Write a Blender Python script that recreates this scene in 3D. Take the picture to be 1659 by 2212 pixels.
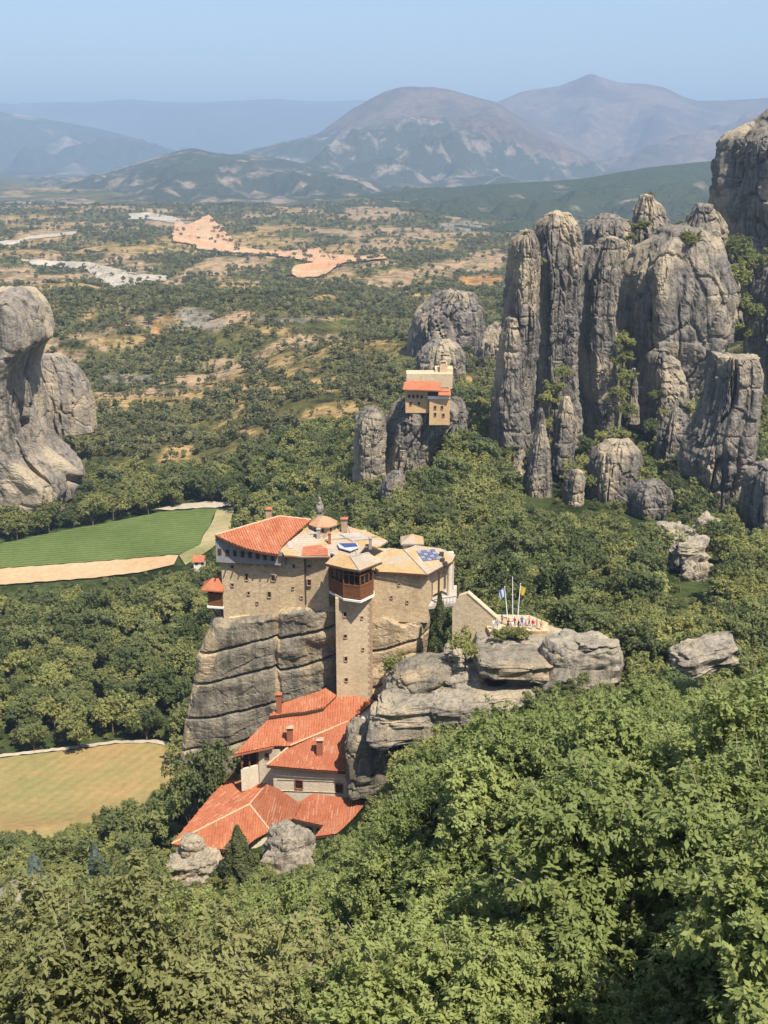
import bpy, bmesh, math, random
import numpy as np
from mathutils import Vector, Matrix

for _o in list(bpy.data.objects):
    bpy.data.objects.remove(_o)
SC = bpy.context.scene
COL = SC.collection
random.seed(7)

# ------------------------------------------------------------------ camera
W, H, FOC = 1659.0, 2212.0, 2372.0          # the photo measured on a 1659 x 2212 grid
PITCH = math.radians(18.0)
CP, SP = math.cos(PITCH), math.sin(PITCH)
cam_data = bpy.data.cameras.new('camera')
cam = bpy.data.objects.new('camera', cam_data)
COL.objects.link(cam)
cam_data.sensor_fit = 'VERTICAL'
cam_data.sensor_height = 24.0
cam_data.lens = 24.0 * FOC / H
cam_data.clip_start = 0.5
cam_data.clip_end = 90000.0
cam.location = (0, 0, 0)
cam.rotation_euler = (math.pi / 2 - PITCH, 0, 0)
SC.camera = cam

# ------------------------------------------------------------------ sky, sun, exposure
SUN_AZ = math.radians(37)      # to the right of straight behind the camera
SUN_EL = math.radians(59)
SUN = Vector((math.sin(SUN_AZ) * math.cos(SUN_EL), -math.cos(SUN_AZ) * math.cos(SUN_EL), math.sin(SUN_EL)))
world = bpy.data.worlds.new('World')
SC.world = world
world.use_nodes = True
wn = world.node_tree.nodes
wl = world.node_tree.links
wn.clear()
sky = wn.new('ShaderNodeTexSky')
sky.sky_type = 'NISHITA'
sky.sun_disc = False
sky.sun_elevation = SUN_EL
sky.sun_rotation = math.atan2(SUN.x, SUN.y)
sky.altitude = 500
sky.air_density = 1.0
sky.dust_density = 1.0
sky.ozone_density = 1.2
bg = wn.new('ShaderNodeBackground')
bg.inputs['Strength'].default_value = 0.075
wo = wn.new('ShaderNodeOutputWorld')
wl.new(sky.outputs[0], bg.inputs[0])
wl.new(bg.outputs[0], wo.inputs[0])
sun_data = bpy.data.lights.new('sun', 'SUN')
sun_data.energy = 4.2
sun_data.angle = math.radians(0.53)
sun_data.color = (1.0, 0.925, 0.79)
sun = bpy.data.objects.new('sun', sun_data)
COL.objects.link(sun)
sun.rotation_euler = (-SUN).to_track_quat('-Z', 'Y').to_euler()
sun.location = (100, -100, 200)
SC.view_settings.view_transform = 'Standard'
SC.view_settings.look = 'None'
SC.view_settings.exposure = 1.24
SC.view_settings.gamma = 1.0
SC.view_settings.use_curve_mapping = False
SC.render.engine = 'CYCLES'
SC.cycles.use_denoising = True
SC.cycles.max_bounces = 6
SC.cycles.diffuse_bounces = 4
SC.cycles.glossy_bounces = 1
SC.cycles.transmission_bounces = 2
SC.cycles.transparent_max_bounces = 4
SC.cycles.volume_bounces = 0
SC.cycles.sample_clamp_indirect = 5.0

# ------------------------------------------------------------------ measuring helpers
def ray(x, y):
    v = H / 2 - y
    return np.array([x - W / 2, FOC * CP + v * SP, -FOC * SP + v * CP])
def atY(x, y, Y):
    d = ray(x, y); return d * (Y / d[1])
def atD(x, y, drop):
    d = ray(x, y); return d * (-drop / d[2])
def plane3(a, b, c):
    n = np.cross(b - a, c - a); n = n / np.linalg.norm(n)
    if n[2] < 0: n = -n
    return n, float(n @ a)
def atP(x, y, pl):
    d = ray(x, y); return d * (pl[1] / (pl[0] @ d))
def atV(x, y, A, B):
    A = np.asarray(A, float); B = np.asarray(B, float)
    n = np.array([-(B[1] - A[1]), B[0] - A[0], 0.0]); n /= np.linalg.norm(n)
    d = ray(x, y); return d * ((n[:2] @ A[:2]) / (n @ d))
def project(P):
    P = np.atleast_2d(P)
    zc = P[:, 1] * CP - P[:, 2] * SP
    zc = np.where(zc < 0.1, 0.1, zc)
    yc = P[:, 1] * SP + P[:, 2] * CP
    return np.stack([W / 2 + FOC * P[:, 0] / zc, H / 2 - FOC * yc / zc], 1)
def in_poly(pts, poly):
    poly = np.asarray(poly, float); x, y = pts[:, 0], pts[:, 1]
    inside = np.zeros(len(pts), bool); j = len(poly) - 1
    for i in range(len(poly)):
        xi, yi = poly[i]; xj, yj = poly[j]
        c = ((yi > y) != (yj > y)) & (x < (xj - xi) * (y - yi) / ((yj - yi) or 1e-9) + xi)
        inside ^= c; j = i
    return inside

# ------------------------------------------------------------------ noise
def _hash(ix, iy, iz, seed):
    h = (ix.astype(np.uint64) * np.uint64(374761393) + iy.astype(np.uint64) * np.uint64(668265263)
         + iz.astype(np.uint64) * np.uint64(2147483647) + np.uint64(seed * 1274126177 + 12345))
    h = (h ^ (h >> np.uint64(13))) * np.uint64(1274126177)
    h = (h ^ (h >> np.uint64(16))) & np.uint64(0xFFFFFF)
    return h.astype(np.float64) / float(0xFFFFFF) * 2 - 1
def vnoise(x, y, z, seed=0):
    with np.errstate(over='ignore'):
        x, y, z = np.broadcast_arrays(np.asarray(x, float), np.asarray(y, float), np.asarray(z, float))
        x0, y0, z0 = np.floor(x), np.floor(y), np.floor(z)
        fx, fy, fz = x - x0, y - y0, z - z0
        fx = fx * fx * (3 - 2 * fx); fy = fy * fy * (3 - 2 * fy); fz = fz * fz * (3 - 2 * fz)
        X, Y, Z = (x0 + 100000).astype(np.int64), (y0 + 100000).astype(np.int64), (z0 + 100000).astype(np.int64)
        r = 0
        for dx in (0, 1):
            for dy in (0, 1):
                for dz in (0, 1):
                    w = (fx if dx else 1 - fx) * (fy if dy else 1 - fy) * (fz if dz else 1 - fz)
                    r = r + w * _hash(X + dx, Y + dy, Z + dz, seed)
        return r
def fbm(x, y, z, seed=0, octv=4, lac=2.1, gain=0.5):
    a, s, f = 1.0, 0.0, 1.0
    for o in range(octv):
        s = s + a * vnoise(x * f, y * f, z * f, seed + o * 17)
        a *= gain; f *= lac
    return s
def worley(x, y, z, seed=0):
    """nearest and second nearest feature distance, and a random value of the nearest cell"""
    with np.errstate(over='ignore'):
        x, y, z = np.broadcast_arrays(x, y, z)
        X, Y, Z = np.floor(x).astype(np.int64), np.floor(y).astype(np.int64), np.floor(z).astype(np.int64)
        f1 = np.full(x.shape, 9.0); f2 = np.full(x.shape, 9.0); idv = np.zeros(x.shape)
        for dx in (-1, 0, 1):
            for dy in (-1, 0, 1):
                for dz in (-1, 0, 1):
                    a, b, c = X + dx + 100000, Y + dy + 100000, Z + dz + 100000
                    h1, h2, h3 = _hash(a, b, c, seed), _hash(a, b, c, seed + 31), _hash(a, b, c, seed + 57)
                    d = np.sqrt((X + dx + .5 + .42 * h1 - x) ** 2 + (Y + dy + .5 + .42 * h2 - y) ** 2 + (Z + dz + .5 + .42 * h3 - z) ** 2)
                    nearer = d < f1
                    f2 = np.where(nearer, f1, np.minimum(f2, d)); idv = np.where(nearer, _hash(a, b, c, seed + 91), idv); f1 = np.where(nearer, d, f1)
        return f1, f2, idv
def sstep(a, b, x):
    t = np.clip((x - a) / (b - a), 0, 1); return t * t * (3 - 2 * t)

# ------------------------------------------------------------------ objects
ORIGIN = {}
def link(name, data, parent=None):
    o = bpy.data.objects.new(name, data); COL.objects.link(o)
    if parent is not None:
        o.parent = parent; ORIGIN[o.name] = ORIGIN.get(parent.name, np.zeros(3))
    return o
def tag(o, label=None, cat=None, group=None, kind=None):
    if label: o['label'] = label
    if cat: o['category'] = cat
    if group: o['group'] = group
    if kind: o['kind'] = kind
    return o
def thing(name, label, cat, loc, group=None):
    o = bpy.data.objects.new(name, None); COL.objects.link(o)
    o.location = [float(v) for v in loc]; o.empty_display_size = 0.5
    ORIGIN[o.name] = np.array(loc, float)
    return tag(o, label, cat, group)
def mesh_data(name, verts, faces, mats=(), smooth=False, mat_idx=None):
    me = bpy.data.meshes.new(name)
    verts = np.asarray(verts, np.float32)
    if isinstance(faces, np.ndarray) and faces.ndim == 2:
        n, k = faces.shape
        me.vertices.add(len(verts)); me.vertices.foreach_set('co', verts.ravel())
        me.loops.add(n * k); me.loops.foreach_set('vertex_index', faces.astype(np.int32).ravel())
        me.polygons.add(n)
        me.polygons.foreach_set('loop_start', np.arange(0, n * k, k, dtype=np.int32))
        me.update(calc_edges=True)
    else:
        me.from_pydata([tuple(map(float, v)) for v in verts], [], [tuple(int(i) for i in f) for f in faces])
        me.update()
    me.polygons.foreach_set('use_smooth', np.full(len(me.polygons), bool(smooth)))
    for m in (mats if isinstance(mats, (list, tuple)) else [mats]):
        me.materials.append(m)
    if mat_idx is not None:
        me.polygons.foreach_set('material_index', np.asarray(mat_idx, np.int32))
    return me
def mesh_obj(name, verts, faces, mats=(), parent=None, smooth=False, origin=None, mat_idx=None):
    verts = np.asarray(verts, float)
    if parent is not None:
        verts = verts - ORIGIN.get(parent.name, np.zeros(3))
    elif origin is not None:
        verts = verts - np.asarray(origin)
    o = link(name, mesh_data(name, verts, faces, mats, smooth, mat_idx), parent)
    if parent is None and origin is not None:
        o.location = [float(v) for v in origin]; ORIGIN[o.name] = np.asarray(origin, float)
    return o
def grid_faces(r, c, wrap=False):
    i = np.arange(r - 1)[:, None]; j = np.arange(c if wrap else c - 1)[None, :]
    j2 = (j + 1) % c
    a = i * c + j; b = i * c + j2; d = (i + 1) * c + j2; e = (i + 1) * c + j
    return np.stack([a, b, d, e], -1).reshape(-1, 4)

class MB:
    """collects faces for one mesh object, in world coordinates"""
    def __init__(s): s.v = []; s.f = []
    def add(s, vs, fs):
        n = len(s.v); s.v += [np.asarray(v, float) for v in vs]; s.f += [tuple(n + i for i in f) for f in fs]
        return s
    def hexa(s, lo, hi):
        """lo, hi: four corners each"""
        return s.add(list(lo) + list(hi), [(3, 2, 1, 0), (4, 5, 6, 7), (0, 1, 5, 4), (1, 2, 6, 5), (2, 3, 7, 6), (3, 0, 4, 7)])
    def box(s, c, size, ax=None):
        c = np.asarray(c, float); hx, hy, hz = [v / 2 for v in size]
        X, Y, Z = ax if ax is not None else (np.array([1., 0, 0]), np.array([0, 1., 0]), np.array([0, 0, 1.]))
        q = [(-1, -1), (1, -1), (1, 1), (-1, 1)]
        lo = [c + X * hx * a + Y * hy * b - Z * hz for a, b in q]
        hi = [c + X * hx * a + Y * hy * b + Z * hz for a, b in q]
        return s.hexa(lo, hi)
    def slab(s, pts, thick, n=None):
        """polygon extruded by thick along -n"""
        pts = [np.asarray(p, float) for p in pts]
        if n is None:
            n = np.zeros(3)
            for i in range(len(pts)):
                n = n + np.cross(pts[i], pts[(i + 1) % len(pts)])
            n = n / np.linalg.norm(n)
            if n[2] < 0: n = -n
        k = len(pts)
        nn = np.zeros(3)
        for i in range(k): nn = nn + np.cross(pts[i], pts[(i + 1) % k])
        if nn @ n < 0: pts = pts[::-1]
        lo = [p - n * thick for p in pts]
        return s.add(pts + lo, [tuple(range(k)), tuple(range(2 * k - 1, k - 1, -1))]
                     + [(i, k + i, k + (i + 1) % k, (i + 1) % k) for i in range(k)])
    def prism(s, plan, z0, z1):
        """vertical prism from plan points (x, y)"""
        k = len(plan); a = sum(plan[i][0] * plan[(i + 1) % k][1] - plan[(i + 1) % k][0] * plan[i][1] for i in range(k))
        if a < 0: plan = plan[::-1]
        z1s = z1 if hasattr(z1, '__len__') else [z1] * k
        if a < 0 and hasattr(z1, '__len__'): z1s = list(z1)[::-1]
        lo = [np.array([p[0], p[1], z0]) for p in plan]; hi = [np.array([p[0], p[1], z]) for p, z in zip(plan, z1s)]
        return s.add(lo + hi, [tuple(range(k - 1, -1, -1)), tuple(range(k, 2 * k))]
                     + [(i, (i + 1) % k, k + (i + 1) % k, k + i) for i in range(k)])
    def tube(s, pts, rad, n=8, cap=True):
        pts = [np.asarray(p, float) for p in pts]; rad = rad if hasattr(rad, '__len__') else [rad] * len(pts)
        vs = []
        for i, p in enumerate(pts):
            d = pts[min(i + 1, len(pts) - 1)] - pts[max(i - 1, 0)]; d = d / (np.linalg.norm(d) + 1e-9)
            a = np.cross(d, [0, 0, 1.0]) if abs(d[2]) < 0.95 else np.cross(d, [1.0, 0, 0])
            a /= np.linalg.norm(a); b = np.cross(d, a)
            vs += [p + rad[i] * (a * math.cos(2 * math.pi * j / n) + b * math.sin(2 * math.pi * j / n)) for j in range(n)]
        fs = [(i * n + j, i * n + (j + 1) % n, (i + 1) * n + (j + 1) % n, (i + 1) * n + j) for i in range(len(pts) - 1) for j in range(n)]
        if cap:
            fs += [tuple(range(n - 1, -1, -1)), tuple(range((len(pts) - 1) * n, len(pts) * n))]
        return s.add(vs, fs)
    def build(s, name, mat, parent=None, smooth=False):
        return mesh_obj(name, np.array(s.v), s.f, mat, parent, smooth)

# ------------------------------------------------------------------ materials
def newmat(name):
    m = bpy.data.materials.new(name); m.use_nodes = True
    nt = m.node_tree; nt.nodes.clear()
    out = nt.nodes.new('ShaderNodeOutputMaterial')
    return m, nt, nt.nodes, nt.links, out
def N(nt, typ, **kw):
    n = nt.nodes.new(typ)
    for k, v in kw.items():
        if k.startswith('in_'): n.inputs[k[3:].replace('_', ' ')].default_value = v
        else: setattr(n, k, v)
    return n
def noise_node(nt, scale, detail=4, rough=0.55, vec=None, stretch=None, coord='pos'):
    t = N(nt, 'ShaderNodeTexNoise'); t.inputs['Scale'].default_value = scale
    t.inputs['Detail'].default_value = detail; t.inputs['Roughness'].default_value = rough
    if vec is None:
        if coord == 'pos': vec = N(nt, 'ShaderNodeNewGeometry').outputs['Position']
        else: vec = N(nt, 'ShaderNodeTexCoord').outputs['Object']
    if stretch:
        mp = N(nt, 'ShaderNodeMapping'); mp.inputs['Scale'].default_value = stretch
        nt.links.new(vec, mp.inputs['Vector']); vec = mp.outputs[0]
    nt.links.new(vec, t.inputs['Vector'])
    return t
def ramp(nt, fac, stops):
    r = N(nt, 'ShaderNodeValToRGB'); e = r.color_ramp.elements
    while len(e) < len(stops): e.new(0.5)
    for el, (p, c) in zip(e, stops):
        el.position = p; el.color = (*c, 1) if len(c) == 3 else c
    nt.links.new(fac, r.inputs['Fac']); return r.outputs['Color']
def mix(nt, fac, a, b, mode='MIX'):
    m = N(nt, 'ShaderNodeMix', data_type='RGBA', blend_type=mode)
    for sock, val in ((0, fac), (6, a), (7, b)):
        if hasattr(val, 'links'): nt.links.new(val, m.inputs[sock])
        else: m.inputs[sock].default_value = (*val, 1) if isinstance(val, tuple) and len(val) == 3 else val
    return m.outputs[2]
def finish(nt, out, col, rough=0.9, bump=None, bstr=0.3, bdist=0.1, spec=0.2):
    b = N(nt, 'ShaderNodeBsdfPrincipled')
    if hasattr(col, 'links'): nt.links.new(col, b.inputs['Base Color'])
    else: b.inputs['Base Color'].default_value = (*col, 1)
    b.inputs['Roughness'].default_value = rough
    b.inputs['Specular IOR Level'].default_value = spec
    if bump is not None:
        bp = N(nt, 'ShaderNodeBump'); bp.inputs['Strength'].default_value = bstr; bp.inputs['Distance'].default_value = bdist
        nt.links.new(bump, bp.inputs['Height']); nt.links.new(bp.outputs[0], b.inputs['Normal'])
    nt.links.new(b.outputs[0], out.inputs['Surface'])
    return b
def mat_plain(name, col, rough=0.8, var=0.25, scale=3.0, spec=0.2, bump=0.15):
    m, nt, n, l, out = newmat(name)
    t = noise_node(nt, scale, 5)
    c = ramp(nt, t.outputs['Fac'], [(0.3, tuple(v * (1 - var) for v in col)), (0.7, tuple(min(1, v * (1 + var)) for v in col))])
    finish(nt, out, c, rough, t.outputs['Fac'], bump, 0.05, spec)
    return m
def mat_rock(name, dark, mid, pale, cream, s=1.0, creamth=0.62):
    """weathered conglomerate: vertical run-off stains, pale scars, pebbly grain"""
    m, nt, n, l, out = newmat(name)
    streak = noise_node(nt, 0.65 * s, 6, 0.62, stretch=(1, 1, 0.07))
    big = noise_node(nt, 0.075 * s, 4, 0.55, stretch=(1, 1, 0.7))
    fine = noise_node(nt, 1.6 * s, 8, 0.7)
    bed = noise_node(nt, 0.5 * s, 4, 0.6, stretch=(0.12, 0.12, 1.6))
    c = ramp(nt, streak.outputs['Fac'], [(0.36, dark), (0.47, mid), (0.64, pale)])
    c = mix(nt, 0.22, c, ramp(nt, bed.outputs['Fac'], [(0.35, dark), (0.62, pale)]))
    cf = ramp(nt, big.outputs['Fac'], [(creamth - 0.07, (0, 0, 0)), (creamth + 0.06, (1, 1, 1))])
    c = mix(nt, cf, c, cream)
    f2 = ramp(nt, fine.outputs['Fac'], [(0.28, (0.55, 0.55, 0.55)), (0.62, (1.12, 1.12, 1.12))])
    c = mix(nt, 0.8, c, f2, 'MULTIPLY')
    add = N(nt, 'ShaderNodeMath', operation='ADD'); l.new(fine.outputs['Fac'], add.inputs[0]); l.new(streak.outputs['Fac'], add.inputs[1])
    finish(nt, out, c, 0.95, add.outputs[0], 0.9, 0.5 / s, 0.1)
    return m
def mat_leaf(name, dark, light, var=0.5, trans=0.28, scale=0.35):
    m, nt, n, l, out = newmat(name)
    oi = N(nt, 'ShaderNodeObjectInfo')
    t = noise_node(nt, scale, 4, 0.6)
    a = N(nt, 'ShaderNodeMath', operation='MULTIPLY_ADD'); a.inputs[1].default_value = var; a.inputs[2].default_value = 0.0
    l.new(oi.outputs['Random'], a.inputs[0])
    b = N(nt, 'ShaderNodeMath', operation='MULTIPLY_ADD'); b.inputs[1].default_value = 1 - var
    l.new(t.outputs['Fac'], b.inputs[0]); l.new(a.outputs[0], b.inputs[2])
    c = ramp(nt, b.outputs[0], [(0.2, dark), (0.8, light)])
    d = N(nt, 'ShaderNodeBsdfPrincipled'); l.new(c, d.inputs['Base Color'])
    d.inputs['Roughness'].default_value = 0.6; d.inputs['Specular IOR Level'].default_value = 0.2
    tr = N(nt, 'ShaderNodeBsdfTranslucent'); l.new(c, tr.inputs['Color'])
    mx = N(nt, 'ShaderNodeMixShader'); mx.inputs[0].default_value = trans
    l.new(d.outputs[0], mx.inputs[1]); l.new(tr.outputs[0], mx.inputs[2]); l.new(mx.outputs[0], out.inputs['Surface'])
    return m

M = {}
M['rock_grey'] = mat_rock('rock_grey', (0.062, 0.056, 0.052), (0.165, 0.147, 0.129), (0.262, 0.228, 0.188), (0.365, 0.298, 0.212), 0.8, 0.545)
M['rock_warm'] = mat_rock('rock_warm', (0.085, 0.074, 0.066), (0.205, 0.178, 0.150), (0.30, 0.258, 0.208), (0.40, 0.325, 0.228), 0.7, 0.53)
M['rock_pale'] = mat_rock('rock_pale', (0.14, 0.12, 0.098), (0.26, 0.227, 0.182), (0.36, 0.312, 0.243), (0.40, 0.33, 0.23), 1.6, 0.56)
M['rock_main'] = mat_rock('rock_main', (0.105, 0.093, 0.074), (0.205, 0.180, 0.140), (0.295, 0.25, 0.187), (0.42, 0.325, 0.205), 1.3, 0.60)
M['rock_cream'] = mat_rock('rock_cream', (0.24, 0.18, 0.115), (0.38, 0.295, 0.187), (0.45, 0.35, 0.225), (0.46, 0.35, 0.222), 1.3, 0.50)
M['leaf_oak'] = mat_leaf('leaf_oak', (0.165, 0.205, 0.066), (0.320, 0.358, 0.125), 0.45, 0.44)
M['leaf_olive'] = mat_leaf('leaf_olive', (0.195, 0.205, 0.078), (0.335, 0.325, 0.140), 0.45, 0.42)
M['leaf_wood'] = mat_leaf('leaf_wood', (0.118, 0.145, 0.052), (0.320, 0.325, 0.112), 0.7, 0.44)
M['leaf_scrub'] = mat_leaf('leaf_scrub', (0.110, 0.124, 0.056), (0.250, 0.240, 0.105), 0.6, 0.40)
M['leaf_dark'] = mat_leaf('leaf_dark', (0.090, 0.116, 0.048), (0.230, 0.250, 0.092), 0.6, 0.42)
M['leaf_light'] = mat_leaf('leaf_light', (0.185, 0.200, 0.068), (0.365, 0.355, 0.122), 0.6, 0.44)
M['leaf_fir'] = mat_leaf('leaf_fir', (0.070, 0.088, 0.036), (0.150, 0.160, 0.062), 0.3, 0.38)
M['leaf_blue'] = mat_leaf('leaf_blue', (0.09, 0.12, 0.11), (0.16, 0.20, 0.18), 0.3)
M['bark'] = mat_plain('bark', (0.13, 0.10, 0.075), 0.95, 0.4, 4.0)
M['branch'] = mat_plain('branch', (0.24, 0.20, 0.16), 0.95, 0.3, 4.0)
# ------------------------------------------------------------------ terrain
YK = [-400, 0, 8, 20, 30, 45, 60, 80, 100, 115, 130, 150, 170, 190, 210, 240, 300, 360, 440, 550, 650, 900, 1250, 1800, 2600, 4000, 7000, 40000]
_far = [142, 142, 142, 145, 150, 150]
COLS = [
    (-0.80, [2, 2, 12, 30, 38, 50, 62, 76, 88, 96, 104, 115, 124, 132, 139, 140, 140, 140, 140, 141, 141, 141]),
    (-0.38, [2, 2, 12, 28, 36, 46, 56, 70, 84, 94, 103, 114, 123, 131, 138, 140, 140, 140, 140, 141, 141, 141]),
    (-0.18, [2, 2, 12, 30, 37, 48, 57, 71, 84, 92, 99, 106, 115, 125, 135, 139, 139, 140, 140, 140, 140, 140]),
    (-0.06, [2, 2, 12, 30, 37, 47, 55, 68, 81, 90, 97, 102, 104, 106, 109, 113, 118, 119, 119, 119, 121, 132]),
    (0.06, [2, 2, 12, 29, 36, 43, 48, 57, 67, 74, 81, 85, 90, 93, 96, 101, 104, 101, 104, 107, 111, 130]),
    (0.18, [2, 2, 11, 27, 35, 41, 45, 51, 57, 63, 70, 76, 80, 86, 91, 97, 106, 110, 110, 108, 115, 135]),
    (0.37, [2, 2, 10, 24, 33, 38, 42, 52, 61, 65, 71, 78, 83, 88, 92, 98, 107, 110, 105, 100, 110, 135]),
    (0.80, [2, 2, 10, 24, 31, 36, 41, 50, 59, 63, 69, 76, 81, 86, 90, 96, 104, 104, 98, 95, 108, 135]),
]
COLS = [(u, d + _far) for u, d in COLS]
def _lY(Y): return np.sign(Y) * np.log1p(np.abs(Y) / 8.0)
_yk = _lY(np.array(YK, float))
def ground_z(X, Y, detail=True):
    X = np.asarray(X, float); Y = np.asarray(Y, float)
    u = np.clip(X / np.maximum(Y, 40.0), -0.8, 0.8)
    ly = _lY(Y)
    vals = np.stack([np.interp(ly, _yk, d) for _, d in COLS], 0)
    us = np.array([c[0] for c in COLS])
    k = np.clip(np.searchsorted(us, u) - 1, 0, len(us) - 2)
    t = (u - us[k]) / (us[k + 1] - us[k]); t = t * t * (3 - 2 * t) * 0.6 + t * 0.4
    idx = np.arange(vals.shape[1]) if vals.ndim > 1 else 0
    z = -(vals[k, idx] * (1 - t) + vals[k + 1, idx] * t)
    if detail:
        z = z + fbm(X / 14, Y / 14, 0, 3, 3) * 0.7 * sstep(25, 60, Y)
        z = z + fbm(X / 120, Y / 120, 0, 5, 3) * 8.0 * sstep(430, 800, Y) * (1 - 0.6 * sstep(1500, 2500, Y))
        z = z + fbm(X / 420, Y / 420, 0, 8, 3) * 17 * sstep(900, 2000, Y) * (1 - 0.5 * sstep(5000, 9000, Y))
        z = z + 22 * np.exp(-((Y - 1010 - 40 * np.sin(X / 150)) / 150) ** 2) * sstep(330, -260, X)     # wooded rise before the river
        # the valley fields are level
        fl = sstep(195, 215, Y) * (1 - sstep(450, 500, Y)) * sstep(-0.11, -0.16, u)
        z = z * (1 - fl) + fl * -139.8
    return z

def drape_many(xy, lift=0.0):
    """where the lines of sight through the points meet the ground"""
    D = np.array([ray(x, y) for x, y in xy]); D = D / D[:, 1:2]
    ts = np.geomspace(190, 12000, 260)
    g = ground_z((D[:, 0:1] * ts).ravel(), np.tile(ts, len(D))).reshape(len(D), -1)
    below = (D[:, 2:3] * ts) < g
    i = np.where(below.any(1), below.argmax(1), len(ts) - 1)
    a = ts[np.maximum(i - 1, 0)]; b = ts[i]
    for _ in range(18):
        m_ = (a + b) / 2; under = D[:, 2] * m_ < ground_z(D[:, 0] * m_, m_)
        b = np.where(under, m_, b); a = np.where(under, a, m_)
    return D * b[:, None] + np.array([0, 0, lift])

FIELDS = {
    'green': [(-200, 1205), (0, 1179), (134, 1150), (240, 1131), (357, 1108), (430, 1103), (469, 1102), (452, 1140), (429, 1179), (384, 1201), (223, 1215), (100, 1224), (0, 1231), (-200, 1244)],
    'soil': [(-200, 1245), (0, 1232), (100, 1225), (223, 1216), (384, 1202), (380, 1222), (300, 1240), (200, 1252), (0, 1267), (-200, 1285)],
    'verge': [(470, 1103), (506, 1097), (496, 1143), (470, 1175), (440, 1200), (400, 1225), (386, 1202), (430, 1179), (453, 1140)],
    'lane': [(335, 1103), (400, 1092), (455, 1086), (507, 1088), (509, 1095), (470, 1100), (425, 1101), (357, 1106)],
    'ochre': [(-200, 1662), (0, 1642), (140, 1626), (250, 1612), (330, 1610), (388, 1622), (392, 1690), (370, 1740), (300, 1790), (140, 1830), (0, 1850), (-200, 1860)],
    'ochrelane': [(-200, 1654), (0, 1635), (140, 1619), (250, 1605), (335, 1603), (392, 1614), (389, 1621), (330, 1609), (250, 1611), (140, 1625), (0, 1641), (-200, 1661)],
    'river': [(40, 560), (115, 565), (190, 567), (220, 574), (300, 592), (360, 597), (362, 607), (345, 612), (300, 602), (268, 602), (269, 620), (264, 637), (248, 634), (232, 615), (208, 604), (188, 583), (125, 577), (75, 574)],
    'river2': [(275, 462), (320, 460), (380, 470), (398, 484), (360, 480), (320, 474), (278, 475)],
    'river3': [(-60, 526), (0, 522), (36, 520), (60, 512), (110, 507), (165, 500), (160, 508), (120, 513), (62, 518), (38, 528), (0, 533), (-60, 537)],
    'quarry': [(372, 524), (378, 478), (400, 488), (420, 482), (453, 465), (458, 486), (468, 508), (486, 528), (510, 535), (575, 544), (625, 545), (690, 538), (708, 552), (770, 556), (830, 553), (835, 562), (745, 570), (720, 582), (700, 600), (640, 604), (630, 594), (640, 576), (680, 570), (625, 560), (570, 552), (520, 549), (470, 546), (430, 540), (405, 528)],
}
# bare slopes: centre x, y, half sizes, kind (0 straw, 1 grey slab, 2 pinkish earth, 3 orange)
PATCH = [(415, 692, 60, 26, 1), (330, 690, 62, 13, 2), (345, 705, 18, 20, 3), (265, 735, 62, 18, 0), (270, 812, 62, 14, 1), (395, 818, 62, 11, 2),
         (478, 832, 46, 15, 3), (672, 737, 82, 15, 2), (800, 748, 85, 13, 0), (488, 880, 16, 9, 0), (560, 712, 60, 10, 0), (600, 690, 60, 8, 1),
         (190, 680, 14, 16, 0), (60, 650, 70, 8, 3), (720, 830, 70, 14, 0), (640, 800, 60, 10, 0), (560, 840, 60, 9, 0), (740, 880, 40, 14, 0),
         (520, 935, 22, 6, 0), (480, 980, 16, 8, 0), (440, 1005, 14, 8, 0), (650, 905, 18, 7, 0),
         (840, 615, 60, 14, 2), (700, 640, 60, 7, 0), (470, 605, 70, 5, 0), (520, 625, 50, 8, 0), (900, 590, 90, 9, 2), (1000, 575, 90, 16, 2), (1040, 610, 60, 14, 3),
         (950, 640, 70, 8, 0), (820, 530, 70, 14, 2), (920, 515, 55, 11, 2), (800, 460, 80, 16, 2), (900, 430, 60, 9, 2), (1060, 440, 50, 10, 2), (1150, 440, 40, 12, 2),
         (1300, 435, 45, 9, 2), (560, 465, 40, 6, 2), (600, 490, 60, 5, 0), (560, 505, 40, 6, 0), (1000, 490, 60, 12, 1), (640, 520, 40, 5, 0), (430, 435, 30, 6, 1),
         (60, 470, 90, 6, 0), (150, 485, 60, 4, 0), (250, 405, 90, 4, 0), (120, 408, 60, 4, 0), (430, 415, 40, 5, 0), (700, 600, 70, 14, 0), (1060, 560, 50, 20, 2), (1200, 1315, 60, 8, 0),
         (1260, 1318, 40, 5, 3), (100, 1430, 60, 8, 0), (20, 1360, 40, 10, 0), (50, 1398, 36, 10, 0), (270, 1342, 34, 6, 0), (150, 1440, 40, 7, 0), (8, 1540, 12, 16, 0), (330, 1420, 22, 6, 0), (220, 1500, 20, 6, 0)]
PCOL = np.array([[0.31, 0.215, 0.11], [0.235, 0.205, 0.185], [0.32, 0.225, 0.155], [0.36, 0.20, 0.09]])

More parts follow.
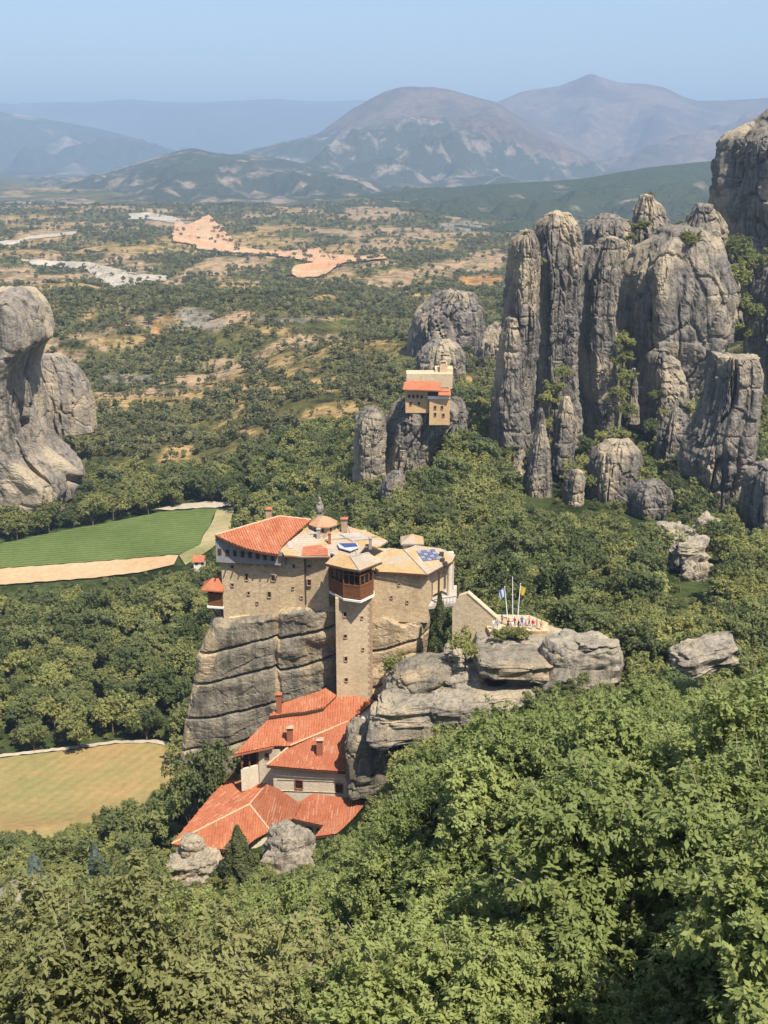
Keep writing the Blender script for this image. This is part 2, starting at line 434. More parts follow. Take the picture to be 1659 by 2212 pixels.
def bare_mask(P):
    """how bare the ground is at P, 0..1, and its earth colour"""
    X, Y = P[:, 0], P[:, 1]
    q = project(P)
    q = q + np.stack([fbm(X / 25, Y / 25, 0, 31, 3) * 26, fbm(X / 25, Y / 25, 5, 32, 3) * 9], 1) * np.clip(900 / np.maximum(Y, 300), 0.35, 1.6)[:, None]
    n1 = fbm(X / 55, Y / 75, 0, 41, 4); n2 = fbm(X / 210, Y / 260, 0, 44, 3)
    n1 = n1 * 0.75 + 0.55 * fbm(X / 17, Y / 22, 3, 43, 3) * sstep(420, 520, Y) * (1 - sstep(900, 1300, Y))
    thr = np.interp(Y, [0, 300, 430, 600, 1000, 1800, 3000, 6000], [3, 1.6, 0.90, 0.42, 0.42, 0.34, 0.42, 0.7])
    bare = sstep(-0.06, 0.1, n1 + 0.6 * n2 - thr)
    # the right-hand rock slopes and the wooded rise stay green
    u = X / np.maximum(Y, 40)
    bare = bare * (1 - sstep(0.06, 0.12, u) * (1 - sstep(520, 700, Y)))
    bare = bare * (1 - 0.92 * sstep(860, 930, Y) * (1 - sstep(1090, 1180, Y)) * sstep(200, -60, X))
    kind = np.clip((fbm(X / 300, Y / 300, 2, 47, 2) + 0.5) * 2.4, 0, 2).astype(int)
    far = Y > 1300
    col = PCOL[np.where(far, np.where(kind == 0, 0, 2), np.where(kind == 2, 2, 0))]
    for cx, cy, rx, ry, k in PATCH:
        e = ((q[:, 0] - cx) / rx) ** 2 + ((q[:, 1] - cy) / ry) ** 2
        w = sstep(1.15, 0.75, e) * (Y > 190)
        bare = np.maximum(bare, w); col = col * (1 - w[:, None]) + PCOL[k] * w[:, None]
    return bare, col

def make_ground():
    nu, rows = 300, np.concatenate([np.linspace(-400, -20, 6), np.linspace(-5, 40, 22), np.geomspace(42, 7000, 430), np.geomspace(7600, 27000, 12)])
    u = np.linspace(-0.8, 0.8, nu)
    Y = np.repeat(rows, nu); X = np.tile(u, len(rows)) * np.where(Y < 40, np.where(Y < 0, 120.0, 40 + 80 * (1 - np.clip(Y, 0, 40) / 40)), Y)
    Z = ground_z(X, Y)
    P = np.stack([X, Y, Z], 1)
    bare, bc = bare_mask(P)
    green = np.array([0.050, 0.064, 0.026]) * (1 + 0.3 * fbm(X / 40, Y / 40, 0, 51, 3))[:, None]
    mid = sstep(420, 520, Y)[:, None]                       # dry grass between the scrub
    green = green * (1 - mid) + mid * np.array([0.105, 0.100, 0.042]) * (1 + 0.35 * fbm(X / 60, Y / 60, 0, 52, 3))[:, None]
    c = green * (1 - bare[:, None]) + bc * bare[:, None]
    o = mesh_obj('ground', P, grid_faces(len(rows), nu), M['ground'], smooth=True)
    at = o.data.color_attributes.new('earth', 'FLOAT_COLOR', 'POINT')
    at.data.foreach_set('color', np.concatenate([np.clip(c, 0.01, 1), np.ones((len(c), 1))], 1).astype(np.float32).ravel())
    tag(o, 'broad green and straw coloured valley ground under the woods', None, None, 'structure')

m, nt, n, l, out = newmat('ground'); M['ground'] = m
at = N(nt, 'ShaderNodeAttribute', attribute_name='earth')
t1 = noise_node(nt, 0.045, 8, 0.72); t2 = noise_node(nt, 0.9, 5, 0.6)
t1b = noise_node(nt, 0.22, 7, 0.75)
dots = ramp(nt, t1.outputs['Fac'], [(0.42, (0.35, 0.42, 0.34)), (0.56, (1.12, 1.12, 1.12))])
c = mix(nt, 0.85, at.outputs['Color'], dots, 'MULTIPLY')
c = mix(nt, 0.6, c, ramp(nt, t2.outputs['Fac'], [(0.3, (0.6, 0.62, 0.55)), (0.7, (1.25, 1.2, 1.1))]), 'MULTIPLY')
c = mix(nt, 0.8, c, ramp(nt, t1b.outputs['Fac'], [(0.36, (0.45, 0.5, 0.42)), (0.6, (1.2, 1.15, 1.1))]), 'MULTIPLY')
finish(nt, out, c, 1.0, t2.outputs['Fac'], 0.4, 0.4, 0.0)

def mat_field(name, a, b, stripes=0.0, ang=0.0, sc=1.2):
    m, nt, n, l, out = newmat(name)
    t = noise_node(nt, 0.028, 8, 0.7); t2 = noise_node(nt, 0.6, 5, 0.7)
    c = ramp(nt, t.outputs['Fac'], [(0.35, a), (0.65, b)])
    c = mix(nt, 0.6, c, ramp(nt, t2.outputs['Fac'], [(0.3, (0.7, 0.7, 0.7)), (0.7, (1.2, 1.2, 1.2))]), 'MULTIPLY')
    if stripes:
        mp = N(nt, 'ShaderNodeMapping'); mp.inputs['Rotation'].default_value = (0, 0, ang)
        l.new(N(nt, 'ShaderNodeNewGeometry').outputs['Position'], mp.inputs['Vector'])
        wv = N(nt, 'ShaderNodeTexWave'); wv.inputs['Scale'].default_value = sc; wv.inputs['Distortion'].default_value = 1.5; wv.inputs['Detail'].default_value = 2
        l.new(mp.outputs[0], wv.inputs['Vector'])
        c = mix(nt, stripes, c, ramp(nt, wv.outputs['Fac'], [(0.2, (0.72, 0.74, 0.7)), (0.8, (1.15, 1.15, 1.1))]), 'MULTIPLY')
    finish(nt, out, c, 1.0, t2.outputs['Fac'], 0.5, 0.3, 0.0)
    return m
M['crop'] = mat_field('crop', (0.078, 0.108, 0.034), (0.112, 0.145, 0.052), 0.85, 1.35, 0.13)
M['soil'] = mat_field('soil', (0.40, 0.265, 0.15), (0.48, 0.33, 0.20), 0.2, 1.4, 0.3)
M['verge'] = mat_field('verge', (0.17, 0.17, 0.07), (0.36, 0.29, 0.17))
M['lane'] = mat_field('lane', (0.34, 0.29, 0.225), (0.43, 0.37, 0.29))
M['straw'] = mat_field('straw', (0.33, 0.205, 0.095), (0.195, 0.185, 0.075), 0.18, 0.5, 0.12)
M['gravel'] = mat_field('gravel', (0.24, 0.21, 0.17), (0.43, 0.38, 0.315))
M['scar'] = mat_field('scar', (0.40, 0.205, 0.11), (0.46, 0.33, 0.21))

def tri_fill(poly, step):
    """triangulated, evenly subdivided 2-D polygon"""
    bm = bmesh.new()
    pts = []
    for i in range(len(poly)):
        a = np.array(poly[i], float); b = np.array(poly[(i + 1) % len(poly)], float)
        k = max(1, int(np.linalg.norm(b - a) / step))
        pts += [a + (b - a) * j / k for j in range(k)]
    vs = [bm.verts.new((p[0], p[1], 0)) for p in pts]
    bm.faces.new(vs)
    bmesh.ops.triangulate(bm, faces=bm.faces[:])
    for _ in range(3):
        long = [e for e in bm.edges if e.calc_length() > step * 1.8]
        if not long: break
        bmesh.ops.subdivide_edges(bm, edges=long, cuts=1, use_grid_fill=False)
        bmesh.ops.triangulate(bm, faces=bm.faces[:])
    bm.verts.ensure_lookup_table()
    V = [(v.co.x, v.co.y) for v in bm.verts]; Fc = [[w.index for w in f.verts] for f in bm.faces]
    bm.free(); return V, Fc
def sheet(name, poly, mat, label, lift, step=30, wob=2.6):
    V, Fc = tri_fill(poly, step)
    P = drape_many([(x + wob * (math.sin(y * 0.21 + x * 0.13) + 0.8 * math.sin(x * 0.43 + 1.7 * y)), y + 0.3 * wob * math.sin(x * 0.31 + y)) for x, y in V], lift)
    Fc = [f if np.cross(P[f[1]] - P[f[0]], P[f[2]] - P[f[0]])[2] > 0 else f[::-1] for f in Fc]
    return tag(mesh_obj(name, np.array(P), Fc, mat, smooth=True), label, None, None, 'structure')

make_ground()
sheet('field', FIELDS['green'], M['crop'], 'bright green crop field in the valley left of the monastery', 0.75, 16)
sheet('bare_field', FIELDS['soil'], M['soil'], 'bare tan soil strip along the front of the green field', 0.7, 16)
sheet('verge', FIELDS['verge'], M['verge'], 'dry grassy verge at the right end of the green field', 0.65, 16)
sheet('dirt_road', FIELDS['lane'], M['lane'], 'pale dirt road behind the green field', 0.8, 12)
sheet('stubble_field', FIELDS['ochre'], M['straw'], 'golden stubble field at left below the cliff', 0.6, 18)
sheet('lane', FIELDS['ochrelane'], M['lane'], 'pale lane along the far edge of the golden field', 0.7, 12)
sheet('riverbed', FIELDS['river'], M['gravel'], 'white gravel riverbed forking across the plain', 0.9, 5, 2.2)
sheet('gravel_bank', FIELDS['river2'], M['gravel'], 'white gravel bank leading to the orange quarry', 1.2, 4, 1.2)
sheet('gravel_bar', FIELDS['river3'], M['gravel'], 'thin white gravel strip at the far left', 1.2, 4, 1.2)
sheet('quarry', FIELDS['quarry'], M['scar'], 'orange quarry scar on the wooded plain', 2.4, 4.5, 2.0)

# ------------------------------------------------------------------ hills and mountains
def mat_mount(name, wood, bare, th, sc, streakk=0.5):
    m, nt, n, l, out = newmat(name)
    big = noise_node(nt, sc, 7, 0.62); fine = noise_node(nt, sc * 9, 6, 0.7)
    h = N(nt, 'ShaderNodeSeparateXYZ'); l.new(N(nt, 'ShaderNodeNewGeometry').outputs['Position'], h.inputs[0])
    f = ramp(nt, big.outputs['Fac'], [(th - 0.05, (0, 0, 0)), (th + 0.07, (1, 1, 1))])
    c = mix(nt, f, wood, bare)
    f2 = ramp(nt, fine.outputs['Fac'], [(0.35, (0.55, 0.55, 0.55)), (0.65, (1.3, 1.3, 1.3))])
    c = mix(nt, 0.7, c, f2, 'MULTIPLY')
    finish(nt, out, c, 1.0, fine.outputs['Fac'], 0.6, 40.0, 0.0)
    return m
M['mt_far'] = mat_mount('mt_far', (0.05, 0.065, 0.05), (0.09, 0.10, 0.08), 0.55, 0.0006)
M['mt_blue'] = mat_mount('mt_blue', (0.04, 0.052, 0.035), (0.26, 0.20, 0.16), 0.585, 0.0012)
M['mt_brown'] = mat_mount('mt_brown', (0.088, 0.066, 0.052), (0.150, 0.108, 0.080), 0.50, 0.0028)
M['mt_foot'] = mat_mount('mt_foot', (0.050, 0.060, 0.036), (0.28, 0.22, 0.165), 0.575, 0.0075)
M['mt_peak'] = mat_mount('mt_peak', (0.082, 0.062, 0.055), (0.160, 0.112, 0.090), 0.50, 0.0018)
M['mt_hill'] = mat_mount('mt_hill', (0.048, 0.062, 0.032), (0.30, 0.23, 0.16), 0.665, 0.007)

def ridge(name, label, prof, D, front, back, foot, mats, amp, seed, nx=340, nt_=110, matfun=None, rug=1.15):
    """a mountain: ridge line read at distance D, slopes running front metres towards us and back metres away"""
    xs = np.array([p[0] for p in prof], float); ys = np.array([p[1] for p in prof], float)
    xi = np.linspace(xs[0], xs[-1], nx); yi = np.interp(xi, xs, ys)
    k = np.ones(5) / 5; yi = np.convolve(np.pad(yi, 2, 'edge'), k, 'valid')
    R = np.stack([atY(x, y, D) for x, y in zip(xi, yi)])
    t = np.linspace(-1, 1, nt_)
    V = np.zeros((nt_, nx, 3))
    for i, tt in enumerate(t):
        d = D + (front * tt if tt < 0 else back * tt)
        X = R[:, 0] * d / D; Yv = np.full(nx, d)
        s = 1 - abs(tt)
        prof_s = s ** (1.15 if tt < 0 else 0.9)
        base = foot + (R[:, 2] - foot) * prof_s
        rid = 1 - 2 * np.abs(fbm(X / (amp * 9), Yv / (amp * 13), 0, seed, 5, 2.1, 0.5))
        V[i] = np.stack([X, Yv, base + amp * (rug * (rid - 0.55) + 0.3 * fbm(X / (amp * 1.6), Yv / (amp * 1.6), 0, seed + 7, 4, 2.1, 0.55)) * min(1.0, 2.4 * (1 - s) ** 1.25 + 0.05) * min(1, s * 4)], 1)
    faces = grid_faces(nt_, nx)
    mi = None
    if matfun is not None:
        cen = V.reshape(-1, 3)[faces].mean(1); mi = matfun(cen, project(cen))
    return tag(mesh_obj(name, V.reshape(-1, 3), faces, mats, smooth=True, mat_idx=mi), label, None, None, 'structure')

ridge('mountain_range', 'pale blue mountain range along the far horizon', [(-900, 225), (-300, 214), (0, 219), (60, 221), (120, 217), (190, 221), (245, 215), (285, 211), (320, 217), (420, 221), (520, 216), (600, 213), (700, 217), (780, 215), (860, 222), (1000, 235), (1400, 225), (1800, 218), (2500, 225)],
      21000, 6500, 4000, -150, [M['mt_far']], 260, 61)
ridge('mountain_slope', 'blue wooded mountain slope at the far left', [(-900, 180), (-400, 205), (-150, 225), (0, 239), (60, 246), (130, 260), (200, 274), (260, 288), (330, 310), (400, 332), (470, 352), (540, 372), (600, 390)],
      13000, 4500, 3000, -150, [M['mt_blue']], 190, 62)
def _pk(c, q): return np.zeros(len(c), int)
ridge('mountain', 'hazy purple-brown double-shouldered peak at upper right, the highest', [(700, 400), (900, 300), (1000, 245), (1060, 217), (1095, 203), (1130, 190), (1170, 183), (1210, 178), (1250, 164), (1266, 157), (1278, 154), (1300, 163), (1340, 175), (1390, 178), (1430, 184), (1470, 200), (1510, 213), (1560, 212), (1610, 207), (1660, 206), (1900, 190), (2500, 215)],
      11800, 4200, 2600, -150, [M['mt_peak']], 210, 63, 420, 150, rug=1.5)
def _brown(c, q):
    lim = 262 + 22 * fbm(c[:, 0] / 500, c[:, 1] / 500, c[:, 2] / 200, 71, 3) + 0.16 * np.abs(q[:, 0] - 900) * (q[:, 0] < 900) + 0.30 * np.maximum(q[:, 0] - 960, 0)
    return (q[:, 1] > lim).astype(int)
ridge('mountain', 'bare brown rounded mountain at upper centre', [(250, 420), (350, 375), (430, 345), (500, 332), (560, 318), (620, 306), (690, 288), (725, 262), (760, 235), (800, 211), (830, 196), (860, 187), (885, 185), (940, 187), (970, 192), (1000, 200), (1035, 212), (1070, 221), (1110, 244), (1160, 272), (1220, 308), (1290, 350), (1350, 385), (1450, 425)],
      9000, 3600, 2600, -150, [M['mt_brown'], M['mt_foot']], 130, 64, 420, 150, _brown, rug=1.5)
ridge('hill', 'dark wooded hill running across the middle distance at left', [(-200, 445), (0, 425), (75, 411), (140, 395), (200, 381), (270, 361), (330, 341), (380, 325), (420, 318), (450, 326), (480, 331), (540, 333), (620, 345), (720, 368), (830, 395), (950, 420), (1100, 440)],
      5600, 1900, 1500, -152, [M['mt_foot']], 55, 65, 260, 80)
ridge('hill', 'green wooded hillside behind the rock pillars at right', [(700, 436), (820, 421), (900, 409), (1000, 402), (1100, 396), (1180, 392), (1250, 386), (1320, 374), (1400, 360), (1470, 353), (1540, 347), (1660, 342), (1900, 335), (2300, 340)],
      3600, 1300, 900, -146, [M['mt_hill']], 26, 66, 260, 80)
# ------------------------------------------------------------------ rocks
FOOT = []          # plan footprints (x, y, a, b) kept clear of trees
ROUND = [(math.cos(a), math.sin(a)) for a in np.linspace(0, 2 * math.pi, 12, endpoint=False)]
BOXY = [(-1, -0.75), (-0.8, -1), (0.8, -1), (1, -0.75), (1, 0.75), (0.8, 1), (-0.8, 1), (-1, 0.75)]
KEEL = [(-1, 0.55), (-0.45, -1), (0.55, -0.95), (1, -0.25), (0.9, 0.7), (0, 1)]          # left flank turned away from the sun
KEEL2 = [(-1, 0.85), (-0.12, -1), (0.7, -0.85), (1, -0.2), (0.9, 0.7), (0, 1)]
def plan_r(poly, th, soft=3):
    """radius of a star-shaped plan polygon in direction th"""
    poly = np.asarray(poly, float); r = np.full(len(th), 0.2)
    dx, dy = np.cos(th), np.sin(th)
    for i in range(len(poly)):
        a = poly[i]; b = poly[(i + 1) % len(poly)]; e = b - a
        den = dx * e[1] - dy * e[0]; den = np.where(np.abs(den) < 1e-9, 1e-9, den)
        t = (a[0] * e[1] - a[1] * e[0]) / den; s = (a[0] * dy - a[1] * dx) / den
        ok = (t > 0) & (s >= -1e-6) & (s <= 1 + 1e-6)
        r = np.where(ok, np.maximum(r, t), r)
    for _ in range(soft):
        r = (np.roll(r, 1) + r + np.roll(r, -1)) / 3
    return r
def pillar(name, label, prof, Y0, seed, ratio=0.8, plan=KEEL, flute=0.10, bed=0.5, layer=7.0, fine=0.45, mat='rock_grey', nth=150, dz=0.75,
           slope=0.0, thick=None, sink=6.0, dome=0.30, group=None, cat='rock', parent=None, foot=True, crev=0.12, clear=1.0, warp=1.0, block=None, broken=0.85, jag=0.06):
    """upright rock: prof = [(y, x_left, x_right)] read from the photo at distance Y0, top first"""
    A = np.array([[atY((a + b) / 2, y, Y0)[2], atY(a, y, Y0)[0], atY(b, y, Y0)[0]] for y, a, b in prof])
    z_top, z_bot = A[0, 0], A[-1, 0] - sink
    A = np.vstack([A, [z_bot, A[-1, 1] - 0.5, A[-1, 2] + 0.5]])
    nr = int(max(14, (z_top - z_bot) / dz))
    zz = np.linspace(z_top, z_bot, nr)
    xl = np.interp(-zz, -A[:, 0], A[:, 1]); xr = np.interp(-zz, -A[:, 0], A[:, 2])
    k = max(1, int(1.2 / dz)); ker = np.ones(2 * k + 1) / (2 * k + 1)
    xl = np.convolve(np.pad(xl, k, 'edge'), ker, 'valid'); xr = np.convolve(np.pad(xr, k, 'edge'), ker, 'valid')
    cx, a = (xl + xr) / 2, (xr - xl) / 2
    b = a * ratio if thick is None else np.full(nr, thick)
    b = np.maximum(b, 0.35 * b.max()) if thick is None else b
    th = np.linspace(0, 2 * math.pi, nth, endpoint=False)
    pr = plan_r(plan, th)
    ncap = 10
    sc = np.concatenate([np.sin(np.linspace(0.03, 1, ncap) * math.pi / 2), np.ones(nr)])
    cz = np.concatenate([z_top + dome * a[0] * np.cos(np.linspace(0.03, 1, ncap) * math.pi / 2), zz])
    CX = np.concatenate([np.full(ncap, cx[0]), cx]); AA = np.concatenate([np.full(ncap, a[0]), a]); BB = np.concatenate([np.full(ncap, b[0]), b])
    ux, uy = np.cos(th)[None, :], np.sin(th)[None, :]
    zc = cz[:, None] + 0 * ux
    wx = warp * fbm(zc / 22, ux * 1.2, uy * 1.2 + seed, seed, 3)
    f1 = fbm(ux * 2.2 + wx * 0.35, uy * 2.2, zc / 60.0 + seed * 3.1, seed + 1, 3)
    ridged = np.abs(fbm(ux * 2.6 + wx * 0.5 + 9, uy * 2.6, zc / 75.0, seed + 2, 2))
    cre = -crev * np.exp(-(ridged / 0.07) ** 2) * 1.6
    r = pr[None, :] * (1 + flute * f1 + cre)
    X = CX[:, None] + r * ux * AA[:, None] * sc[:, None]
    Yv = Y0 + r * uy * BB[:, None] * sc[:, None]
    # bedding: rounded courses with undercut joints
    lay = (zc + slope * X + 1.8 * fbm(X / 16, Yv / 16, zc / 30, seed + 4, 2)) / layer
    li = np.floor(lay); lt = lay - li
    jt = _hash(li.astype(np.int64) + 5000, li.astype(np.int64) * 0 + 7, li.astype(np.int64) * 0 + 3, seed + 6) * 0.5 + 0.5
    brk = sstep(-0.35, 0.25, fbm(X / 12, Yv / 12, li * 3.3, seed + 7, 2))
    groove = np.exp(-((np.minimum(lt, 1 - lt)) * layer / 0.55) ** 2)
    bs = block if block else float(np.clip(0.42 * a.max(), 2.2, 9.0))
    w1, w2, wid = worley(X / bs + 0.25 * wx, Yv / bs, zc / (bs * 1.9), seed + 40)
    v1, v2, vid = worley(X / (bs * 0.42), Yv / (bs * 0.42) + 0.2 * wx, zc / (bs * 0.55), seed + 41)
    blk = 0.15 * bs * wid - 0.20 * bs * np.exp(-((w2 - w1) / 0.06) ** 2) + 0.045 * bs * vid
    disp = blk * broken - bed * 1.3 * groove * (0.2 + jt) * brk + bed * 0.7 * (jt - 0.5) + 1.3 * fine * (0.35 - np.abs(fbm(X / 4.0, Yv / 4.0, zc / 9.0, seed + 8, 4))) + 0.45 * fine * fbm(X / 0.9, Yv / 0.9, zc / 1.3, seed + 9, 2)
    dd = disp * sc[:, None] ** 2.5
    X = X + ux * dd; Yv = Yv + uy * dd
    Z = zc + jag * a.max() * sstep(0.45 * (z_top - z_bot), 0, z_top - zc) * fbm(X / (bs * 0.7), Yv / (bs * 0.7), 3.0, seed + 13, 3) + (1 - sc[:, None]) * fine * 1.2 * fbm(X / 3, Yv / 3, 0, seed + 12, 3)
    V = np.stack([X, Yv, Z], -1).reshape(-1, 3)
    fc = grid_faces(nr + ncap, nth, True)[:, ::-1]
    org = (float(cx[-1]), float(Y0), float(z_bot))
    fc = fc[:, ::-1]
    if parent is None:
        o = mesh_obj(name, V, fc, M[mat], smooth=False, origin=org)
        tag(o, label, cat, group)
    else: o = mesh_obj(name, V, fc, M[mat], parent, True)
    if foot: FOOT.append((float(cx[-1]), Y0, float(a[-1]) * clear + 1.2, float(b[-1]) * clear + 1.2))
    return o
def boulder(name, label, c, size, seed, rot=0.0, tilt=0.0, mat='rock_pale', rough=0.22, boxy=2.6, layer=1.4, bed=0.16, n=72, parent=None, group=None, cat='rock', fine=0.12, blk=0.08):
    """weathered block: superellipsoid with bedding joints; c in world coordinates"""
    th = np.linspace(0, 2 * math.pi, n, endpoint=False)[None, :]; ph = np.linspace(-math.pi / 2 + 0.02, math.pi / 2 - 0.02, n // 2)[:, None]
    p = lambda v: np.sign(v) * np.abs(v) ** (2 / boxy)
    x = p(np.cos(ph)) * p(np.cos(th)); y = p(np.cos(ph)) * p(np.sin(th)); z = p(np.sin(ph)) + 0 * th
    hx, hy, hz = [s / 2 for s in size]
    s0 = (hx * hy * hz) ** (1 / 3)
    q = 1 + rough * fbm(x * 1.3 + seed * 2.7, y * 1.3, z * 1.6, seed, 4)
    x, y, z = x * q * hx, y * q * hy, z * q * hz
    lay = (z + 0.25 * layer * fbm(x / s0, y / s0, 0, seed + 2, 2)) / layer; lt = lay - np.floor(lay)
    g = np.exp(-(np.minimum(lt, 1 - lt) * layer / (0.16 * layer)) ** 2) * sstep(-0.3, 0.3, fbm(x / s0 * 1.3, y / s0 * 1.3, np.floor(lay), seed + 3, 2))
    li = np.floor(lay).astype(np.int64)
    g = g + 0 * x; st_ = _hash(li + 900, li * 0 + 3, li * 0 + 5, seed + 8)
    w1, w2, wid = worley(x / (s0 * 0.75), y / (s0 * 0.75), z / (s0 * 0.6) + seed, seed + 9)
    d = 0.9 * bed * st_ + blk * s0 * wid - 0.9 * blk * s0 * np.exp(-((w2 - w1) / 0.06) ** 2) - 1.5 * bed * g + fine * fbm(x * 1.1, y * 1.1, z * 1.1, seed + 5, 4)
    rr = np.sqrt(x * x + y * y + z * z) + 1e-6
    hor = np.sqrt(x * x + y * y) + 1e-6
    x = x + d * x / rr; y = y + d * y / rr; z = z + 0.4 * d * z / rr
    ct, st = math.cos(tilt), math.sin(tilt); x, z = x * ct - z * st, x * st + z * ct
    cr, sr = math.cos(rot), math.sin(rot); x, y = x * cr - y * sr, x * sr + y * cr
    V = np.stack([x + c[0], y + c[1], z + c[2]], -1).reshape(-1, 3)
    fc = grid_faces(n // 2, n, True)
    top = len(V)
    V = np.vstack([V, V[:n].mean(0), V[-n:].mean(0)])
    fs = np.vstack([fc, [[top, (j + 1) % n, j, j] for j in range(0)] or np.zeros((0, 4), int)]).astype(int)
    extra = [[(j + 1) % n, j, top] for j in range(n)] + [[(n // 2 - 1) * n + j, (n // 2 - 1) * n + (j + 1) % n, top + 1] for j in range(n)]
    faces = [tuple(f) for f in fs] + [tuple(f) for f in extra]
    if parent is None:
        o = mesh_obj(name, V, faces, M[mat], smooth=False, origin=(c[0], c[1], c[2] - hz)); tag(o, label, cat, group)
    else: o = mesh_obj(name, V, faces, M[mat], parent, False)
    return o
def px_boulder(name, label, x0, x1, y0, y1, Y, seed, depth=None, **kw):
    a = atY(x0, (y0 + y1) / 2, Y); b = atY(x1, (y0 + y1) / 2, Y); t = atY((x0 + x1) / 2, y0, Y); u = atY((x0 + x1) / 2, y1, Y)
    w = b[0] - a[0]; h = t[2] - u[2]
    return boulder(name, label, ((a[0] + b[0]) / 2, Y, (t[2] + u[2]) / 2), (w, depth or w * 0.8, h), seed, **kw)

# the great pillars at right, far ones first
pillar('rock_cliff', 'highest grey rock cliff cut off by the right edge', [(262, 1640, 1830), (285, 1588, 1850), (300, 1562, 1860), (350, 1552, 1870), (400, 1548, 1880), (440, 1540, 1880), (480, 1552, 1880), (540, 1562, 1880), (620, 1590, 1880), (700, 1606, 1880), (790, 1620, 1890)], 520, 101, 0.7, KEEL, 0.10, 0.9, 9, 0.7, nth=230, dz=0.8)
pillar('rock_pillar', 'pointed rock knob with a bush on top above the pillars', [(427, 1383, 1412), (440, 1374, 1428), (470, 1362, 1440), (500, 1352, 1452), (560, 1340, 1470)], 470, 102, 0.8, KEEL, 0.12, 0.5, 6, 0.6, nth=120)
pillar('rock_pillar', 'low rock shoulder left of the pointed knob', [(470, 1290, 1336), (482, 1266, 1362), (520, 1262, 1372), (600, 1260, 1380), (700, 1260, 1380)], 462, 103, 0.8, KEEL, 0.12, 0.6, 6, 0.6, nth=130)
pillar('rock_pillar', 'broad pale rock shoulder against the highest cliff', [(446, 1500, 1540), (470, 1482, 1560), (500, 1470, 1570), (580, 1470, 1590), (700, 1470, 1600)], 480, 104, 0.8, KEEL, 0.1, 0.6, 7, 0.6, nth=130)
pillar('rock_pillar', 'massive flat-faced grey rock, widest of the pillars', [(508, 1415, 1530), (520, 1392, 1548), (545, 1368, 1556), (580, 1346, 1568), (630, 1336, 1590), (680, 1334, 1589), (740, 1342, 1578), (780, 1356, 1556), (830, 1368, 1520), (885, 1376, 1500), (930, 1380, 1490)], 420, 105, 0.75, KEEL, 0.07, 0.5, 16, 0.55, nth=230, dz=0.6, crev=0.06, broken=0.55, block=12)
pillar('rock_pillar', 'slender dark-flanked pillar left of the widest rock', [(520, 1290, 1340), (545, 1276, 1346), (580, 1254, 1342), (640, 1246, 1334), (700, 1242, 1330), (800, 1244, 1332), (880, 1252, 1340), (960, 1256, 1336), (1000, 1256, 1340)], 405, 106, 0.9, KEEL2, 0.10, 0.45, 11, 0.45, nth=160, dz=0.6)
pillar('rock_pillar', 'tall round-topped grey pillar second from the left', [(466, 1178, 1232), (476, 1160, 1246), (500, 1150, 1254), (560, 1150, 1262), (620, 1156, 1260), (700, 1160, 1252), (780, 1166, 1246), (870, 1168, 1250), (930, 1160, 1256)], 395, 107, 0.85, KEEL, 0.12, 0.4, 12, 0.45, nth=170, dz=0.6)
pillar('rock_pillar', 'leftmost tall pillar broken into blocks', [(500, 1122, 1150), (516, 1104, 1162), (560, 1096, 1168), (640, 1088, 1166), (720, 1084, 1164), (790, 1082, 1158), (840, 1066, 1152), (900, 1060, 1150), (960, 1066, 1160), (1010, 1090, 1165)], 380, 108, 0.9, KEEL2, 0.14, 0.75, 8.5, 0.5, nth=180, dz=0.6, crev=0.2)
pillar('rock_wall', 'dark recessed rock wall filling the gap between the left pillars', [(560, 1150, 1180), (600, 1140, 1200), (760, 1136, 1210), (960, 1130, 1215)], 404, 161, 0.6, KEEL, 0.12, 0.6, 8, 0.5, nth=110, foot=False)
pillar('rock_wall', 'dark recessed rock wall right of the round-topped pillar', [(540, 1236, 1300), (600, 1226, 1300), (760, 1222, 1290), (940, 1216, 1290)], 418, 162, 0.6, KEEL, 0.12, 0.6, 8, 0.5, nth=110, foot=False)
pillar('rock_pillar', 'stepped rock shoulder leaning on the leftmost pillar', [(690, 1092, 1116), (720, 1078, 1124), (800, 1072, 1128), (880, 1058, 1130), (985, 1062, 1136)], 372, 163, 0.9, KEEL2, 0.12, 0.8, 7, 0.5, nth=110)
pillar('rock_pillar', 'blocky rock buttress at the foot of the widest rock', [(760, 1410, 1450), (780, 1392, 1470), (830, 1380, 1490), (900, 1372, 1496)], 404, 164, 0.8, KEEL2, 0.12, 0.9, 5, 0.5, nth=110)
pillar('rock_spire', 'thin pale spire at the foot of the leftmost pillars', [(884, 1166, 1172), (900, 1162, 1178), (950, 1150, 1184), (980, 1142, 1190), (1040, 1130, 1190), (1096, 1128, 1188)], 350, 109, 1.0, KEEL, 0.1, 0.35, 5, 0.3, nth=100, dz=0.5)
pillar('rock_spire', 'short tapering rock tooth between two tall pillars', [(860, 1212, 1232), (880, 1204, 1240), (930, 1196, 1238), (985, 1190, 1240)], 372, 110, 0.9, KEEL, 0.1, 0.4, 5, 0.35, nth=90, dz=0.6)
pillar('rock_spire', 'needle of rock in front of the widest pillar', [(796, 1366, 1371), (820, 1364, 1376), (880, 1360, 1380)], 395, 111, 1.0, ROUND, 0.08, 0.2, 4, 0.2, nth=48, foot=False)
pillar('rock_cliff', 'dark ledged rock at the right edge behind the front pillar', [(590, 1640, 1760), (640, 1618, 1770), (700, 1606, 1780), (770, 1604, 1790), (830, 1606, 1790)], 455, 112, 0.8, KEEL, 0.12, 0.8, 6, 0.6, nth=120)
pillar('rock_pillar', 'front pillar at right with dark left flank and flat bright top', [(770, 1536, 1640), (780, 1530, 1650), (830, 1524, 1648), (880, 1512, 1644), (940, 1486, 1638), (1000, 1464, 1628), (1040, 1480, 1600), (1110, 1510, 1580)], 335, 113, 0.85, KEEL2, 0.10, 0.55, 9, 0.45, nth=190, dz=0.5, dome=0.04, crev=0.25)
